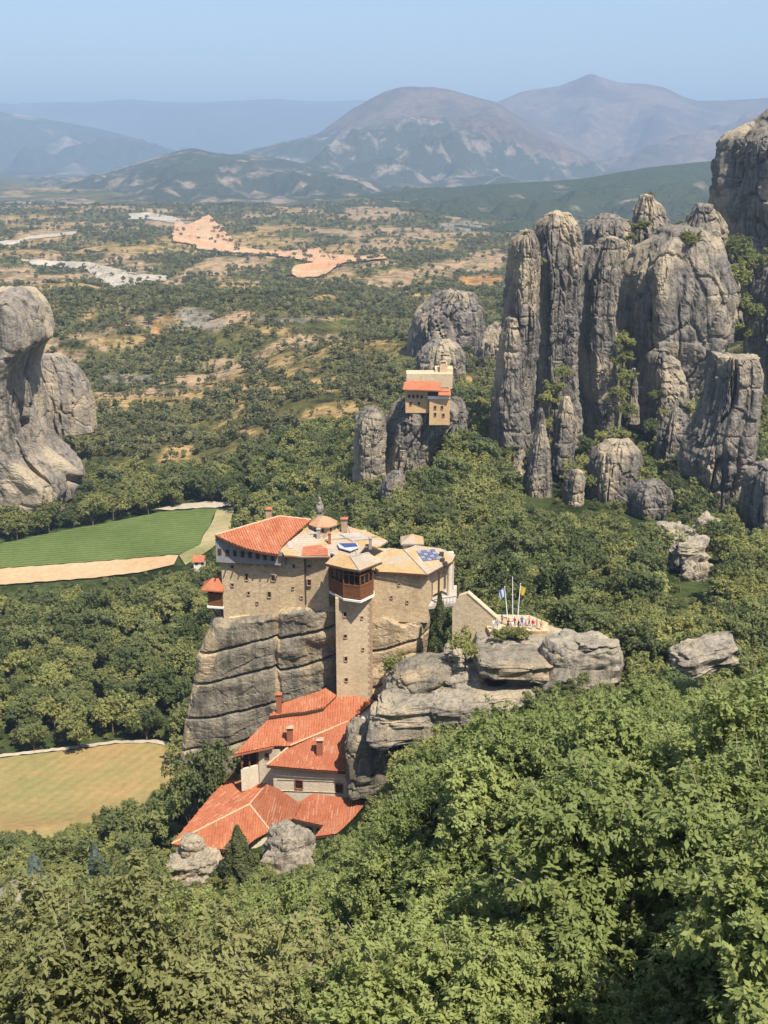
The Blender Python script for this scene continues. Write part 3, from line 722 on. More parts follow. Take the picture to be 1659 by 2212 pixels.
pillar('rock_stump', 'squat round-topped rock stump among the trees', [(957, 1310, 1368), (968, 1284, 1384), (1000, 1272, 1386), (1040, 1266, 1380), (1085, 1268, 1372)], 352, 114, 0.8, KEEL, 0.06, 0.35, 6, 0.35, nth=120, dz=0.45)
pillar('rock_stump', 'narrow pale rock post with dark left side', [(1020, 1232, 1262), (1030, 1222, 1264), (1070, 1216, 1262), (1108, 1214, 1258)], 345, 115, 0.9, KEEL2, 0.06, 0.3, 5, 0.25, nth=80, dz=0.45)
pillar('rock_stump', 'rough grey boulder right of the narrow rock post', [(1045, 1382, 1432), (1056, 1366, 1448), (1090, 1360, 1450), (1126, 1366, 1440)], 330, 116, 0.9, KEEL, 0.12, 0.45, 4, 0.4, nth=100, dz=0.45)
pillar('rock_stump', 'rounded grey rock at the right edge in the trees', [(1006, 1630, 1700), (1020, 1606, 1720), (1070, 1596, 1730), (1160, 1594, 1730)], 300, 117, 0.9, KEEL, 0.06, 0.35, 6, 0.3, nth=110, dz=0.45)
pillar('rock_stump', 'small jagged rock in the trees beside the front pillar', [(882, 1450, 1468), (900, 1438, 1484), (940, 1420, 1490), (972, 1416, 1486)], 375, 118, 0.9, KEEL, 0.16, 0.5, 4, 0.5, nth=90, dz=0.5)
_r = [(1420, 1490, 1130, 1182, 272, 'pale boulder, topmost of the rocks stepping down the wood'), (1448, 1530, 1168, 1232, 262, 'large pale boulder in the middle of the stepping rocks'), (1470, 1536, 1225, 1300, 254, 'pale boulder, lowest of the rocks stepping down the wood'), (1500, 1560, 1120, 1180, 280, 'grey boulder right of the stepping pale rocks')]
for i, (a, b, c, d, Y, lab) in enumerate(_r):
    px_boulder('boulder', lab, a, b, c, d, Y, 130 + i, rough=0.4, boxy=3.4, mat='rock_pale', layer=2.2, bed=0.3, fine=0.3)
    p = atY((a + b) / 2, d, Y); FOOT.append((p[0], Y, 4.5, 4.5))
px_boulder('boulder', 'layered pale boulder showing above the foreground trees at right', 1452, 1590, 1384, 1440, 105, 141, rough=0.22, boxy=3.4, mat='rock_pale', layer=0.9, bed=0.2, depth=5, tilt=0.22, blk=0.05)
# rocks of the small monastery
pillar('rock_pillar', 'grey rock pillar left of the small red-roofed monastery', [(884, 786, 822), (896, 766, 832), (940, 760, 834), (1004, 762, 832)], 362, 121, 1.0, KEEL, 0.07, 0.4, 6, 0.35, nth=110, dz=0.45)
pillar('rock_pillar', 'rounded rock carrying the small red-roofed monastery', [(862, 868, 972), (880, 848, 990), (910, 834, 985), (950, 830, 950), (1012, 828, 925)], 366, 122, 0.8, KEEL, 0.07, 0.4, 7, 0.4, nth=150, dz=0.45)
pillar('rock_pillar', 'small rock shoulder right of the small monastery', [(862, 975, 998), (875, 966, 1008), (920, 960, 1010), (960, 955, 1010)], 372, 123, 0.9, KEEL, 0.07, 0.4, 5, 0.3, nth=80, dz=0.5)
pillar('rock_stump', 'low pale rock stub in the wood behind the monastery', [(1020, 846, 870), (1030, 828, 876), (1060, 818, 872), (1085, 822, 868)], 330, 124, 0.9, KEEL, 0.1, 0.4, 4, 0.35, nth=80, dz=0.5)
pillar('rock_dome', 'broad flat-topped rock with a cleft behind the small monastery', [(641, 935, 1030), (655, 908, 1036), (680, 888, 1042), (720, 880, 1046), (760, 878, 1048)], 650, 125, 0.7, KEEL, 0.08, 0.5, 12, 0.6, nth=150, dz=0.8, crev=0.18)
pillar('rock_dome', 'smooth brownish rock dome just behind the small monastery', [(738, 930, 975), (746, 908, 996), (770, 896, 1004), (810, 894, 1006)], 540, 126, 0.9, ROUND, 0.05, 0.2, 9, 0.35, nth=110, dz=0.6, dome=0.3)
pillar('rock_dome', 'small pale rock right of the broad flat-topped one', [(700, 1066, 1086), (715, 1046, 1094), (740, 1030, 1096), (765, 1026, 1096)], 600, 127, 0.9, KEEL, 0.1, 0.4, 7, 0.5, nth=80, dz=0.8)
# left edge
pillar('rock_cliff', 'fluted grey rock wall flaring at its foot on the left edge', [(640, -120, 62), (660, -140, 84), (690, -150, 96), (735, -150, 101), (762, -150, 72), (800, -150, 58), (860, -150, 62), (920, -150, 72), (965, -150, 90), (1000, -150, 130), (1025, -150, 152), (1050, -150, 156), (1080, -150, 142), (1104, -150, 120)], 432, 128, 0.5, BOXY, 0.16, 0.25, 24, 0.4, mat='rock_warm', nth=240, dz=0.6, thick=24, crev=0.14, dome=0.05, broken=0.3)
pillar('rock_dome', 'rounded grey rock behind the left-edge wall', [(772, 70, 140), (784, 60, 164), (820, 56, 190), (870, 54, 204), (900, 54, 206)], 500, 129, 0.8, ROUND, 0.08, 0.3, 14, 0.35, mat='rock_warm', nth=130, dz=0.6, broken=0.35)

# ------------------------------------------------------------------ the monastery's own rock
cliff = thing('monastery_cliff', 'great layered rock cliff carrying the monastery', 'cliff', (-12, 182, -112))
CL = [(1262, 500, 948), (1290, 488, 946), (1318, 474, 940), (1340, 462, 936), (1375, 446, 930), (1420, 428, 926), (1450, 424, 920), (1500, 414, 915), (1545, 404, 910), (1596, 396, 900), (1640, 392, 895)]
def cliff_mesh():
    Yc, th_ = 180.5, 12.0
    A = np.array([[atY((a + b) / 2, y, 170.5)[2], atY(a, y, 171.5)[0], atY(b, y, 171.5)[0]] for y, a, b in CL])
    zt, zb = A[0, 0], A[-1, 0] - 22
    A = np.vstack([A, [zb, A[-1, 1] - 1, A[-1, 2]]])
    nr, nth = 230, 460
    zz = np.linspace(zt, zb, nr); xl = np.interp(-zz, -A[:, 0], A[:, 1]); xr = np.interp(-zz, -A[:, 0], A[:, 2])
    cx, a = (xl + xr) / 2, (xr - xl) / 2
    # more samples on the side that faces us
    tt = np.linspace(0, 1, nth, endpoint=False); th = 2 * math.pi * tt + 0.55 * np.sin(2 * math.pi * tt - math.pi / 2 + math.pi) * 0
    th = np.concatenate([np.linspace(math.pi * 1.0, math.pi * 2.0, 380, endpoint=False), np.linspace(0, math.pi, 80, endpoint=False)])
    pr = plan_r([(-1, -0.80), (-0.96, -0.91), (-0.62, -0.96), (0.3, -0.97), (0.5, -1.10), (0.86, -1.10), (0.97, -0.9), (1, -0.3), (1, 0.7), (0.6, 1), (-0.6, 1), (-1, 0.7)], th, 4)
    ux, uy = np.cos(th)[None, :], np.sin(th)[None, :]
    ncap = 12
    sc = np.concatenate([np.linspace(0.05, 1, ncap) ** 0.6, np.ones(nr)])[:, None]
    cz = np.concatenate([np.linspace(zt + 0.6, zt, ncap), zz])
    CX = np.concatenate([np.full(ncap, cx[0]), cx])[:, None]; AA = np.concatenate([np.full(ncap, a[0]), a])[:, None]
    zc = cz[:, None] + 0 * ux
    low = np.clip((zt - zc) / (zt - zb), 0, 1)
    X = CX + pr * ux * AA * sc; Yv = Yc + pr * uy * th_ * sc * (1 + 0.08 * low)
    # joint lines rise to the right; three main beds, broken where the vertical crack runs
    xcr = atY(600, 1400, 170)[0]
    step = 0.9 * sstep(xcr - 0.6, xcr + 0.6, X)
    zj = zc - 0.27 * (X - xcr) + step + 0.45 * fbm(X / 7, Yv / 7, zc / 9, 203, 3)
    joints = [atY(600, y, 170)[2] for y in (1368, 1432, 1506, 1572)]
    disp = 0
    for k, zq in enumerate(joints):
        br = sstep(-0.62, -0.1, fbm(X / 5.5 + k * 7, k * 5.1, 0, 210 + k, 2) + (0.35, 0.45, 0.0, -0.1)[k])
        dzv = zj - zq
        disp = disp - br * (1.25 * np.exp(-(dzv / 0.20) ** 2))
        disp = disp + 0.22 * np.exp(-((dzv + 1.3) / 1.0) ** 2) * br            # lower lip bulges
    minor = (zj * 0.62) - np.floor(zj * 0.62)
    disp = disp - 0.07 * np.exp(-((minor - 0.5) * 4.5) ** 2 * 6) * sstep(0, 0.4, fbm(X / 6, Yv / 6, zc / 3, 221, 3))
    disp = disp - 0.55 * np.exp(-((X - xcr + 0.4 * fbm(zc / 5, 0, 0, 222, 2)) / 0.35) ** 2) * sstep(zt - 3, zt - 8, zc)
    disp = disp + 0.85 * fbm(X / 11, Yv / 11, zc / 8, 223, 3) + 0.20 * fbm(X / 2.2, Yv / 2.2, zc / 2.2, 224, 4)
    w1, w2, wid = worley(X / 5.5, Yv / 5.5, zj / 3.2, 240)
    disp = disp + 0.14 * wid - 0.06 * np.exp(-((w2 - w1) / 0.05) ** 2)
    # masonry stands on a shelf cut into the brow of the rock
    zs = np.interp(X, [-28, -20, -12, -4, 8], [-74.9, -73.3, -71.6, -72.5, -73.5]) + 0.7 * fbm(X / 3.0, 0, 0, 226, 3)
    disp = disp - 6.0 * sstep(-0.5, 0.5, zc - zs)
    X = X + ux * disp * sc * np.where(uy < 0, 0.35, 1); Yv = Yv + uy * disp * sc
    V = np.stack([X, Yv, zc + 0 * X], -1).reshape(-1, 3)
    fc = grid_faces(nr + ncap, len(th), True)
    cen = V[fc].mean(1); q = project(cen)
    nn = fbm(cen[:, 0] / 5, cen[:, 1] / 5, cen[:, 2] / 9, 231, 3)
    creamy = (q[:, 0] > 800) | (q[:, 0] < 452 + 30 * nn - 0.15 * (q[:, 1] - 1400)) | (np.abs(q[:, 0] - 600 - 9 * nn) < 7) | (q[:, 1] < 1318 + 22 * nn)
    return mesh_obj('rock_face', V, fc, [M['rock_main'], M['rock_cream']], cliff, False, mat_idx=creamy.astype(int))
cliff_mesh()
FOOT.append((atY(665, 1500, 180)[0], 181, 23, 14))

# layered outcrop right of the tower
outc = thing('rock_outcrop', 'layered outcrop of tilted slabs right of the tower', 'rock', (16, 148, -90))
def oslab(x0, x1, y0, y1, Y, seed, depth, tilt=0.0, mat='rock_pale', layer=2.0, boxy=5.0, rough=0.15, bed=0.24, rot=0.0, fine=0.12):
    px_boulder('slab', None, x0, x1, y0, y1, Y, seed, depth=depth, parent=outc, tilt=tilt, mat=mat, layer=layer, boxy=boxy, rough=rough, bed=bed, rot=rot, n=120, fine=fine, blk=0.045)
oslab(748, 842, 1572, 1712, 152.5, 301, 7, 0.0, 'rock_main', layer=3.2, boxy=5)                   # upright mass beside the roofs
oslab(800, 960, 1522, 1592, 149.5, 302, 8, 0.06, layer=1.6)
oslab(822, 1000, 1496, 1548, 150, 303, 8, 0.10, layer=1.5)
oslab(930, 1200, 1492, 1562, 147.5, 304, 6, 0.10, 'rock_pale', layer=2.2, boxy=3.2)                # long low ledge
oslab(1120, 1320, 1478, 1530, 148.5, 305, 8, 0.03, 'rock_pale', layer=2.0, boxy=3.2)
oslab(850, 980, 1434, 1506, 154, 306, 9, 0.24, 'rock_main', layer=4.5, boxy=3.6)                 # big tilted slab
oslab(838, 915, 1466, 1530, 154, 307, 9, 0.22, layer=2.0)
oslab(962, 1050, 1444, 1492, 153, 308, 7, 0.1, 'rock_pale', layer=1.0)
oslab(930, 1060, 1476, 1510, 151, 309, 6, 0.12, 'rock_pale', layer=1.0)
oslab(1030, 1185, 1408, 1454, 150.5, 310, 8, 0.0, 'rock_main', layer=1.6)
oslab(1040, 1250, 1376, 1420, 156, 311, 9, 0.0, 'rock_pale', layer=1.4, boxy=5)
oslab(1172, 1336, 1372, 1490, 150.5, 312, 9, -0.04, 'rock_pale', layer=4.6, boxy=4.2, bed=0.4)      # big right block
oslab(1098, 1166, 1454, 1500, 151.5, 313, 4, 0.1, 'rock_pale', layer=3.0, boxy=4)
oslab(980, 1120, 1398, 1500, 164, 314, 8, 0.0, layer=2.0)                            # shaded back of the hollow
oslab(1100, 1300, 1440, 1520, 164, 315, 8, 0.0, layer=2.0)
oslab(960, 1080, 1395, 1440, 159, 316, 8, 0.0, 'rock_pale', layer=1.4)
oslab(830, 960, 1440, 1520, 162, 317, 10, 0.1, 'rock_cream', layer=2.0)
for (x, y, Y, a, b) in ((850, 1560, 150, 11, 6), (1050, 1530, 149, 17, 6), (1230, 1490, 151, 13, 6), (1000, 1450, 157, 14, 7)):
    p = atY(x, y, Y); FOOT.append((p[0], Y, a, b))

# boulders below the red roofs
px_boulder('boulder', 'pale rounded boulder balanced on top of the left stack', 388, 446, 1806, 1848, 139, 330, rough=0.2, layer=1.5, mat='rock_pale')
px_boulder('boulder', 'wide pale slab in the middle of the left boulder stack', 368, 470, 1842, 1900, 138, 331, rough=0.3, layer=1.3, mat='rock_pale', boxy=3)
px_boulder('boulder', 'big pale rock at the foot of the left boulder stack', 392, 500, 1897, 1970, 136, 332, rough=0.25, layer=3, mat='rock_pale', boxy=2.6)
px_boulder('boulder', 'pitted pale boulder below the right end of the red roofs', 572, 676, 1796, 1892, 138, 333, rough=0.28, layer=1.2, mat='rock_pale', boxy=3, bed=0.22)
px_boulder('boulder', 'smaller pale boulder under the pitted one', 552, 625, 1888, 1955, 133, 334, rough=0.3, layer=1.4, mat='rock_pale')
px_boulder('boulder', 'pale sloping rock in the bushes at the lower left edge', -70, 84, 1940, 1988, 112, 335, rough=0.25, layer=1.2, mat='rock_pale', tilt=0.42, boxy=3.2, blk=0.05)
for (x, y, Y, a) in ((420, 1940, 138, 4.2), (625, 1880, 138, 4.2), (60, 1960, 112, 4.5)):
    p = atY(x, y, Y); FOOT.append((p[0], Y, a, a))
# ------------------------------------------------------------------ building materials
def mat_tile(name, a, b, lich=None, lth=0.62):
    m, nt, n, l, out = newmat(name)
    pos = N(nt, 'ShaderNodeNewGeometry').outputs['Position']
    t = noise_node(nt, 0.35, 6, 0.65); t2 = noise_node(nt, 3.2, 6, 0.7)
    c = ramp(nt, t.outputs['Fac'], [(0.35, a), (0.65, b)])
    if lich:
        t3 = noise_node(nt, 0.22, 7, 0.7)
        c = mix(nt, ramp(nt, t3.outputs['Fac'], [(lth - 0.05, (0, 0, 0)), (lth + 0.08, (1, 1, 1))]), c, lich)
    c = mix(nt, 0.65, c, ramp(nt, t2.outputs['Fac'], [(0.3, (0.62, 0.62, 0.62)), (0.7, (1.18, 1.18, 1.18))]), 'MULTIPLY')
    wv = N(nt, 'ShaderNodeTexWave', bands_direction='Z'); wv.inputs['Scale'].default_value = 2.6; wv.inputs['Distortion'].default_value = 0.8
    l.new(pos, wv.inputs['Vector'])
    c = mix(nt, 0.25, c, ramp(nt, wv.outputs['Fac'], [(0.1, (0.7, 0.7, 0.7)), (0.5, (1.1, 1.1, 1.1))]), 'MULTIPLY')
    add = N(nt, 'ShaderNodeMath', operation='ADD'); l.new(t2.outputs['Fac'], add.inputs[0]); l.new(wv.outputs['Fac'], add.inputs[1])
    finish(nt, out, c, 0.85, add.outputs[0], 0.5, 0.12, 0.15)
    return m
def mat_masonry(name, a, b, mortar, sc=1.0, stain=(0.30, 0.22, 0.14)):
    m, nt, n, l, out = newmat(name)
    pos = N(nt, 'ShaderNodeNewGeometry').outputs['Position']
    vo = N(nt, 'ShaderNodeTexVoronoi', feature='DISTANCE_TO_EDGE'); vo.inputs['Scale'].default_value = 2.4 * sc
    vc = N(nt, 'ShaderNodeTexVoronoi'); vc.inputs['Scale'].default_value = 2.4 * sc
    mp = N(nt, 'ShaderNodeMapping'); mp.inputs['Scale'].default_value = (1, 1, 1.7); l.new(pos, mp.inputs['Vector'])
    l.new(mp.outputs[0], vo.inputs['Vector']); l.new(mp.outputs[0], vc.inputs['Vector'])
    sep = N(nt, 'ShaderNodeSeparateColor'); l.new(vc.outputs['Color'], sep.inputs[0])
    c = ramp(nt, sep.outputs[0], [(0.0, a), (1.0, b)])
    c = mix(nt, ramp(nt, vo.outputs['Distance'], [(0.0, (1, 1, 1)), (0.09, (0, 0, 0))]), c, mortar)
    t = noise_node(nt, 0.30, 6, 0.65, stretch=(1, 1, 0.35)); t2 = noise_node(nt, 2.5, 5, 0.7)
    c = mix(nt, ramp(nt, t.outputs['Fac'], [(0.48, (0, 0, 0)), (0.76, (0.75, 0.75, 0.75))]), c, stain)
    c = mix(nt, 0.5, c, ramp(nt, t2.outputs['Fac'], [(0.3, (0.7, 0.7, 0.7)), (0.7, (1.15, 1.15, 1.15))]), 'MULTIPLY')
    finish(nt, out, c, 0.92, t2.outputs['Fac'], 0.5, 0.15, 0.1)
    return m
M['tile'] = mat_tile('tile', (0.365, 0.118, 0.058), (0.44, 0.165, 0.085), (0.40, 0.21, 0.13), 0.66)
M['tile_low'] = mat_tile('tile_low', (0.315, 0.100, 0.052), (0.395, 0.140, 0.075), (0.37, 0.19, 0.12), 0.58)
M['slate'] = mat_tile('slate', (0.33, 0.275, 0.22), (0.42, 0.35, 0.27), (0.43, 0.265, 0.11), 0.52)
M['slate_lichen'] = mat_tile('slate_lichen', (0.40, 0.25, 0.115), (0.45, 0.31, 0.16), (0.38, 0.32, 0.25), 0.54)
M['slate_grey'] = mat_tile('slate_grey', (0.33, 0.29, 0.265), (0.46, 0.41, 0.37), (0.30, 0.24, 0.2), 0.6)
M['stone'] = mat_masonry('stone', (0.40, 0.29, 0.175), (0.58, 0.445, 0.285), (0.52, 0.40, 0.255), 0.9, (0.30, 0.21, 0.125))
M['stone_tower'] = mat_masonry('stone_tower', (0.44, 0.335, 0.215), (0.58, 0.46, 0.31), (0.54, 0.425, 0.285), 0.9, (0.36, 0.27, 0.17))
M['plaster'] = mat_masonry('plaster', (0.58, 0.50, 0.38), (0.63, 0.55, 0.43), (0.60, 0.52, 0.40), 0.8, (0.45, 0.36, 0.26))
M['tile_pale'] = mat_tile('tile_pale', (0.42, 0.20, 0.12), (0.47, 0.25, 0.16))
M['solar2'] = mat_plain('solar2', (0.20, 0.21, 0.27), 0.4, 0.1, 2, 0.4)
M['dome_tile'] = mat_tile('dome_tile', (0.40, 0.215, 0.125), (0.46, 0.27, 0.165))
M['ochre_wall'] = mat_masonry('ochre_wall', (0.50, 0.31, 0.155), (0.58, 0.39, 0.215), (0.55, 0.37, 0.20), 0.8, (0.40, 0.25, 0.13))
M['quoin'] = mat_plain('quoin', (0.36, 0.25, 0.17), 0.9, 0.3)
M['brick'] = mat_plain('brick', (0.30, 0.105, 0.06), 0.9, 0.3, 6)
M['timber'] = mat_plain('timber', (0.17, 0.068, 0.030), 0.7, 0.35, 5)
M['timber_dark'] = mat_plain('timber_dark', (0.07, 0.035, 0.02), 0.75, 0.3, 5)
M['greyboard'] = mat_plain('greyboard', (0.24, 0.235, 0.23), 0.8, 0.2, 3)
M['pane'] = mat_plain('pane', (0.018, 0.016, 0.015), 0.25, 0.2, 2, 0.5)
M['white'] = mat_plain('white', (0.72, 0.68, 0.60), 0.8, 0.1)
M['ridge_tile'] = mat_plain('ridge_tile', (0.55, 0.33, 0.21), 0.9, 0.25, 5)
M['blue_panel'] = mat_plain('blue_panel', (0.035, 0.055, 0.16), 0.3, 0.15, 2, 0.5)
M['solar'] = mat_plain('solar', (0.10, 0.11, 0.17), 0.3, 0.15, 2, 0.5)
M['frame_white'] = mat_plain('frame_white', (0.36, 0.36, 0.39), 0.5, 0.05)
M['metal'] = mat_plain('metal', (0.45, 0.45, 0.45), 0.45, 0.1)
M['pole'] = mat_plain('pole', (0.75, 0.75, 0.73), 0.5, 0.05)
M['iron'] = mat_plain('iron', (0.06, 0.055, 0.05), 0.6, 0.2)

Zv = np.array([0, 0, 1.0])
def pl(*pts):
    return plane3(*[atD(*p) for p in pts])
def roof(name, pix, plane, mat, parent, thick=0.28, lift=0.0):
    mb = MB(); pts = [atP(x, y, plane) + Zv * lift for x, y in pix]
    mb.slab(pts, thick, plane[0]); return mb.build(name, M[mat], parent), pts
def tile_rows(parent, pts, plane, mats, lift=0.02, gap=0.42, rad=0.10, seed=1):
    """courses of round cover tiles running down the slope, slightly uneven, as one mass"""
    rr = random.Random(seed); n = plane[0]; dn = np.array([n[0], n[1], 0.0]); dn /= np.linalg.norm(dn)
    c = np.cross(n, dn); c /= np.linalg.norm(c); d = np.cross(c, n); d = -d if d[2] > 0 else d; d /= np.linalg.norm(d)
    o = pts[0]; P2 = np.array([[(p - o) @ c, (p - o) @ d] for p in pts]); vs, fs, mi = [], [], []
    u = P2[:, 0].min() + gap * 0.6
    while u < P2[:, 0].max():
        xs = []
        for i in range(len(P2)):
            a, b = P2[i], P2[(i + 1) % len(P2)]
            if (a[0] > u) != (b[0] > u): xs.append(a[1] + (b[1] - a[1]) * (u - a[0]) / (b[0] - a[0]))
        xs.sort()
        for t0, t1 in zip(xs[::2], xs[1::2]):
            t = t0 + 0.05
            while t < t1 - 0.2:
                e = min(t + rr.uniform(0.8, 1.5), t1 + 0.06); h = rr.uniform(-0.015, 0.035); w = rad * rr.uniform(0.85, 1.15); k = len(vs); j = rr.uniform(-0.03, 0.03)
                for q, hh in ((t, h - 0.01), (e, h + 0.02)):
                    for a_ in (-1.0, -0.5, 0.5, 1.0):
                        vs.append(o + c * (u + j + a_ * w) + d * q + n * (lift + hh + (w * 0.8 if abs(a_) < 0.8 else -0.01)))
                fs += [(k, k + 1, k + 5, k + 4), (k + 1, k + 2, k + 6, k + 5), (k + 2, k + 3, k + 7, k + 6)]
                m_ = 0 if rr.random() < 0.62 else (1 if rr.random() < 0.7 else 2); mi += [m_] * 3; t = e
        u += gap
    if fs:
        ob = mesh_obj('tile_rows', np.array(vs), fs, [M[k] for k in mats], parent, False, mat_idx=mi); ob['kind'] = 'stuff'
def zmin(p, planes, under=0.4):
    return min((pn[1] - pn[0][0] * p[0] - pn[0][1] * p[1]) / pn[0][2] for pn in planes) - under
def cap(parent, a, b, r=0.16, name='ridge_cap', mat='ridge_tile'):
    a = np.asarray(a); b = np.asarray(b); mb = MB(); k = max(2, int(np.linalg.norm(b - a) / 0.55))
    pts, rad = [], []
    for i in range(k + 1):
        p = a + (b - a) * i / k; pts += [p + Zv * 0.03 * (i % 2)]; rad += [r * (1.0 if i % 2 else 0.88)]
    mb.tube(pts, rad, 6); return mb.build(name, M[mat], parent)
def window(parent, x, y, w, h, A, B, frame='quoin', proud=0.10, bars=True, arch=False):
    """opening on the vertical plane through A, B, centred on photo point x, y"""
    c = atV(x, y, A, B); A = np.asarray(A, float); B = np.asarray(B, float)
    X = np.array([B[0] - A[0], B[1] - A[1], 0]); X /= np.linalg.norm(X); Yn = np.array([X[1], -X[0], 0])
    if Yn[1] > 0: Yn = -Yn
    ax = (X, Yn, Zv); fr = MB(); t = 0.11
    fr.box(c + X * (w / 2 + t / 2) + Yn * 0.02, (t, proud * 2, h + 2 * t), ax); fr.box(c - X * (w / 2 + t / 2) + Yn * 0.02, (t, proud * 2, h + 2 * t), ax)
    fr.box(c + Zv * (h / 2 + t / 2) + Yn * 0.025, (w, proud * 2.2, t), ax); fr.box(c - Zv * (h / 2 + t / 2) + Yn * 0.04, (w + 0.1, proud * 2.6, t), ax)
    f = fr.build('window', M[frame], parent)
    p = MB(); p.box(c + Yn * 0.0, (w, 0.04, h), ax); p.build('pane', M['pane'], f)
    if bars and w > 0.55:
        b = MB(); b.box(c + Yn * 0.04, (0.05, 0.04, h), ax); b.box(c + Yn * 0.045, (w, 0.04, 0.05), ax); b.build('glazing_bar', M['timber_dark'], f)
    return f
def chimney(parent, x, ytop, ybot, Y, w=0.7, mat='brick', capmat='tile', name='chimney', pots=True):
    t = atY(x, ytop, Y); b = atY(x, ybot, Y); mb = MB()
    h = t[2] - b[2]; c = np.array([b[0], Y, 0])
    mb.box(c + Zv * ((t[2] + b[2]) / 2 - 0.35), (w, w * 0.85, h + 0.5 - 0.2)); mb.box(c + Zv * (t[2] - 0.28), (w * 1.22, w * 1.08, 0.16))
    o = mb.build(name, M[mat], parent)
    k = MB(); z = t[2] - 0.2; hw = w * 0.66
    k.add([c + np.array([sx * hw, sy * hw, z]) for sx, sy in ((-1, -1), (1, -1), (1, 1), (-1, 1))] + [c + Zv * (t[2] + 0.08)], [(0, 1, 4), (1, 2, 4), (2, 3, 4), (3, 0, 4), (3, 2, 1, 0)])
    k.build('chimney_cap', M[capmat], o)
    return o
def eave_box(parent, a, b, name='eave_board', h=0.22, mat='timber_dark'):
    a, b = np.asarray(a), np.asarray(b); X = (b - a); L = np.linalg.norm(X); X = X / L; Yn = np.cross(Zv, X); Yn /= np.linalg.norm(Yn); Z2 = np.cross(X, Yn)
    mb = MB(); mb.box((a + b) / 2, (L, 0.14, h), (X, Yn, Z2)); return mb.build(name, M[mat], parent)

# ------------------------------------------------------------------ the monastery on the cliff
mon = thing('monastery', 'cream stone monastery on top of the layered cliff', 'monastery', (-10, 174, -72))
A0, A1, A2 = np.array([-27.2, 171.8]), np.array([-13.2, 170.0]), np.array([-9.2, 169.5])
MB().prism([A0, A1, (-13.2, 183), (-25.5, 184)], -78.5, -62.6).build('wall', M['stone'], mon)
MB().prism([A1 + np.array([0.004, 0.25]), A2, (-7.5, 172), (-3, 183), (-13.19, 182.6)], -77, -62.75).build('wall', M['stone'], mon)
# buttress foot where masonry meets rock
MB().prism([A0 + [0.9, -0.35], A0 + [4.5, -0.75], A0 + [4.5, 1.0], A0 + [0.9, 1.0]], -80, [-74.6, -73.9, -73.4, -74.2]).build('buttress', M['stone'], mon)
# jettied top storey
J0, J1 = np.array([-27.9, 171.2]), np.array([-16.4, 169.55])
jet = MB().prism([J0, J1, J1 + [0.3, 2.5], J0 + [0.3, 2.5]], -64.4, [-60.35, -62.1, -61.9, -60.2]).build('jetty', M['greyboard'], mon)
for k in range(9):
    c = J0 + (J1 - J0) * (0.06 + 0.11 * k); d = J1 - J0; d = d / np.linalg.norm(d)
    zt = -60.5 - 1.75 * (0.06 + 0.11 * k)
    MB().box((c[0], c[1] - 0.05, (zt - 63.9) / 2 - 0.2), (0.55, 0.16, 1.0), (np.array([d[0], d[1], 0]), np.array([-d[1], d[0], 0]), Zv)).build('shutter', M['timber_dark'], jet)
    MB().box((c[0], c[1] - 0.0, -64.6), (0.16, 1.1, 0.22)).build('bracket', M['timber_dark'], jet)
UP = pl((465, 1156, 59.6), (599, 1197, 62), (604, 1115.5, 58.6))
r1, rp = roof('roof', [(465, 1156), (500, 1172), (532, 1184), (566, 1192), (601, 1197), (609, 1179), (641, 1149), (672, 1123), (643, 1118), (604, 1115.5), (584, 1121), (540, 1133)], UP, 'tile', mon, 0.3)
MB().slab([rp[9], rp[8], rp[7], rp[7] + [2, 6, -2.4], rp[9] + [-1, 7, -2.6], rp[0] + [0.4, 5, -1.2], rp[0] + [0.1, 0.1, -0.05]], 0.3).build('roof', M['tile'], mon)
cap(r1, rp[9] + Zv * .05, rp[7] + Zv * .05); cap(r1, rp[0] + Zv * .05, rp[9] + Zv * .05)
for i in range(4): eave_box(r1, rp[i] - Zv * .32, rp[i + 1] - Zv * .32)
chimney(r1, 581, 1096, 1124, 178.3, 0.95, 'quoin'); chimney(r1, 536, 1147, 1172, 173.2, 0.62, 'slate_grey', 'slate_grey')
cx_, cy_ = A1; MB().tube([(cx_ + 0.15, cy_ - 0.1, -63.0), (cx_ + 0.15, cy_ - 0.1, -71.5)], 0.10).build('drainpipe', M['iron'], mon)
for x, y, w, h in ((502, 1224, .42, .5), (533, 1246, .42, 1.15), (590, 1248, .62, 1.05), (668, 1258, .6, 1.05), (502, 1263, .42, .5), (537, 1281, .35, .55), (582, 1284, .5, .95), (635, 1223, .34, .6), (668, 1223, .45, .35), (633, 1270, .3, .4), (556, 1302, .3, .4), (652, 1290, .35, .4)):
    A, B = (A0, A1) if x < 654 else (A1, A2)
    window(mon, x, y, w, h, A, B)
tile_rows(r1, rp, UP, ('tile', 'tile_low', 'tile_pale'), seed=3)
# small hanging balcony at the left corner
bal = MB().prism([(-29.75, 172.1), (-27.25, 171.6), (-27.25, 174.2), (-29.75, 174.4)], -72.6, -70.3).build('balcony', M['timber'], mon)
MB().prism([(-29.95, 171.9), (-27.1, 171.4), (-27.2, 174.3), (-29.95, 174.6)], -72.95, -72.62).build('floor_slab', M['white'], bal)
MB().prism([(-29.6, 172.2), (-27.3, 171.75), (-27.3, 174.0), (-29.6, 174.1)], -70.3, -69.25).build('opening', M['pane'], bal)
for p in ((-29.68, 172.12), (-28.5, 171.86), (-27.35, 171.62)): MB().box((p[0], p[1], -69.85), (0.16, 0.16, 1.2)).build('post', M['timber'], bal)
for x in (-29.2, -27.9): MB().tube([(x, 172.2, -73.0), (x + 0.9, 173.0, -75.2)], 0.13, 6).build('strut', M['timber_dark'], bal)
q0 = [(-30.7, 171.0, -69.3), (-26.9, 170.9, -69.5), (-26.9, 175, -69.4), (-30.7, 175.2, -69.3)]
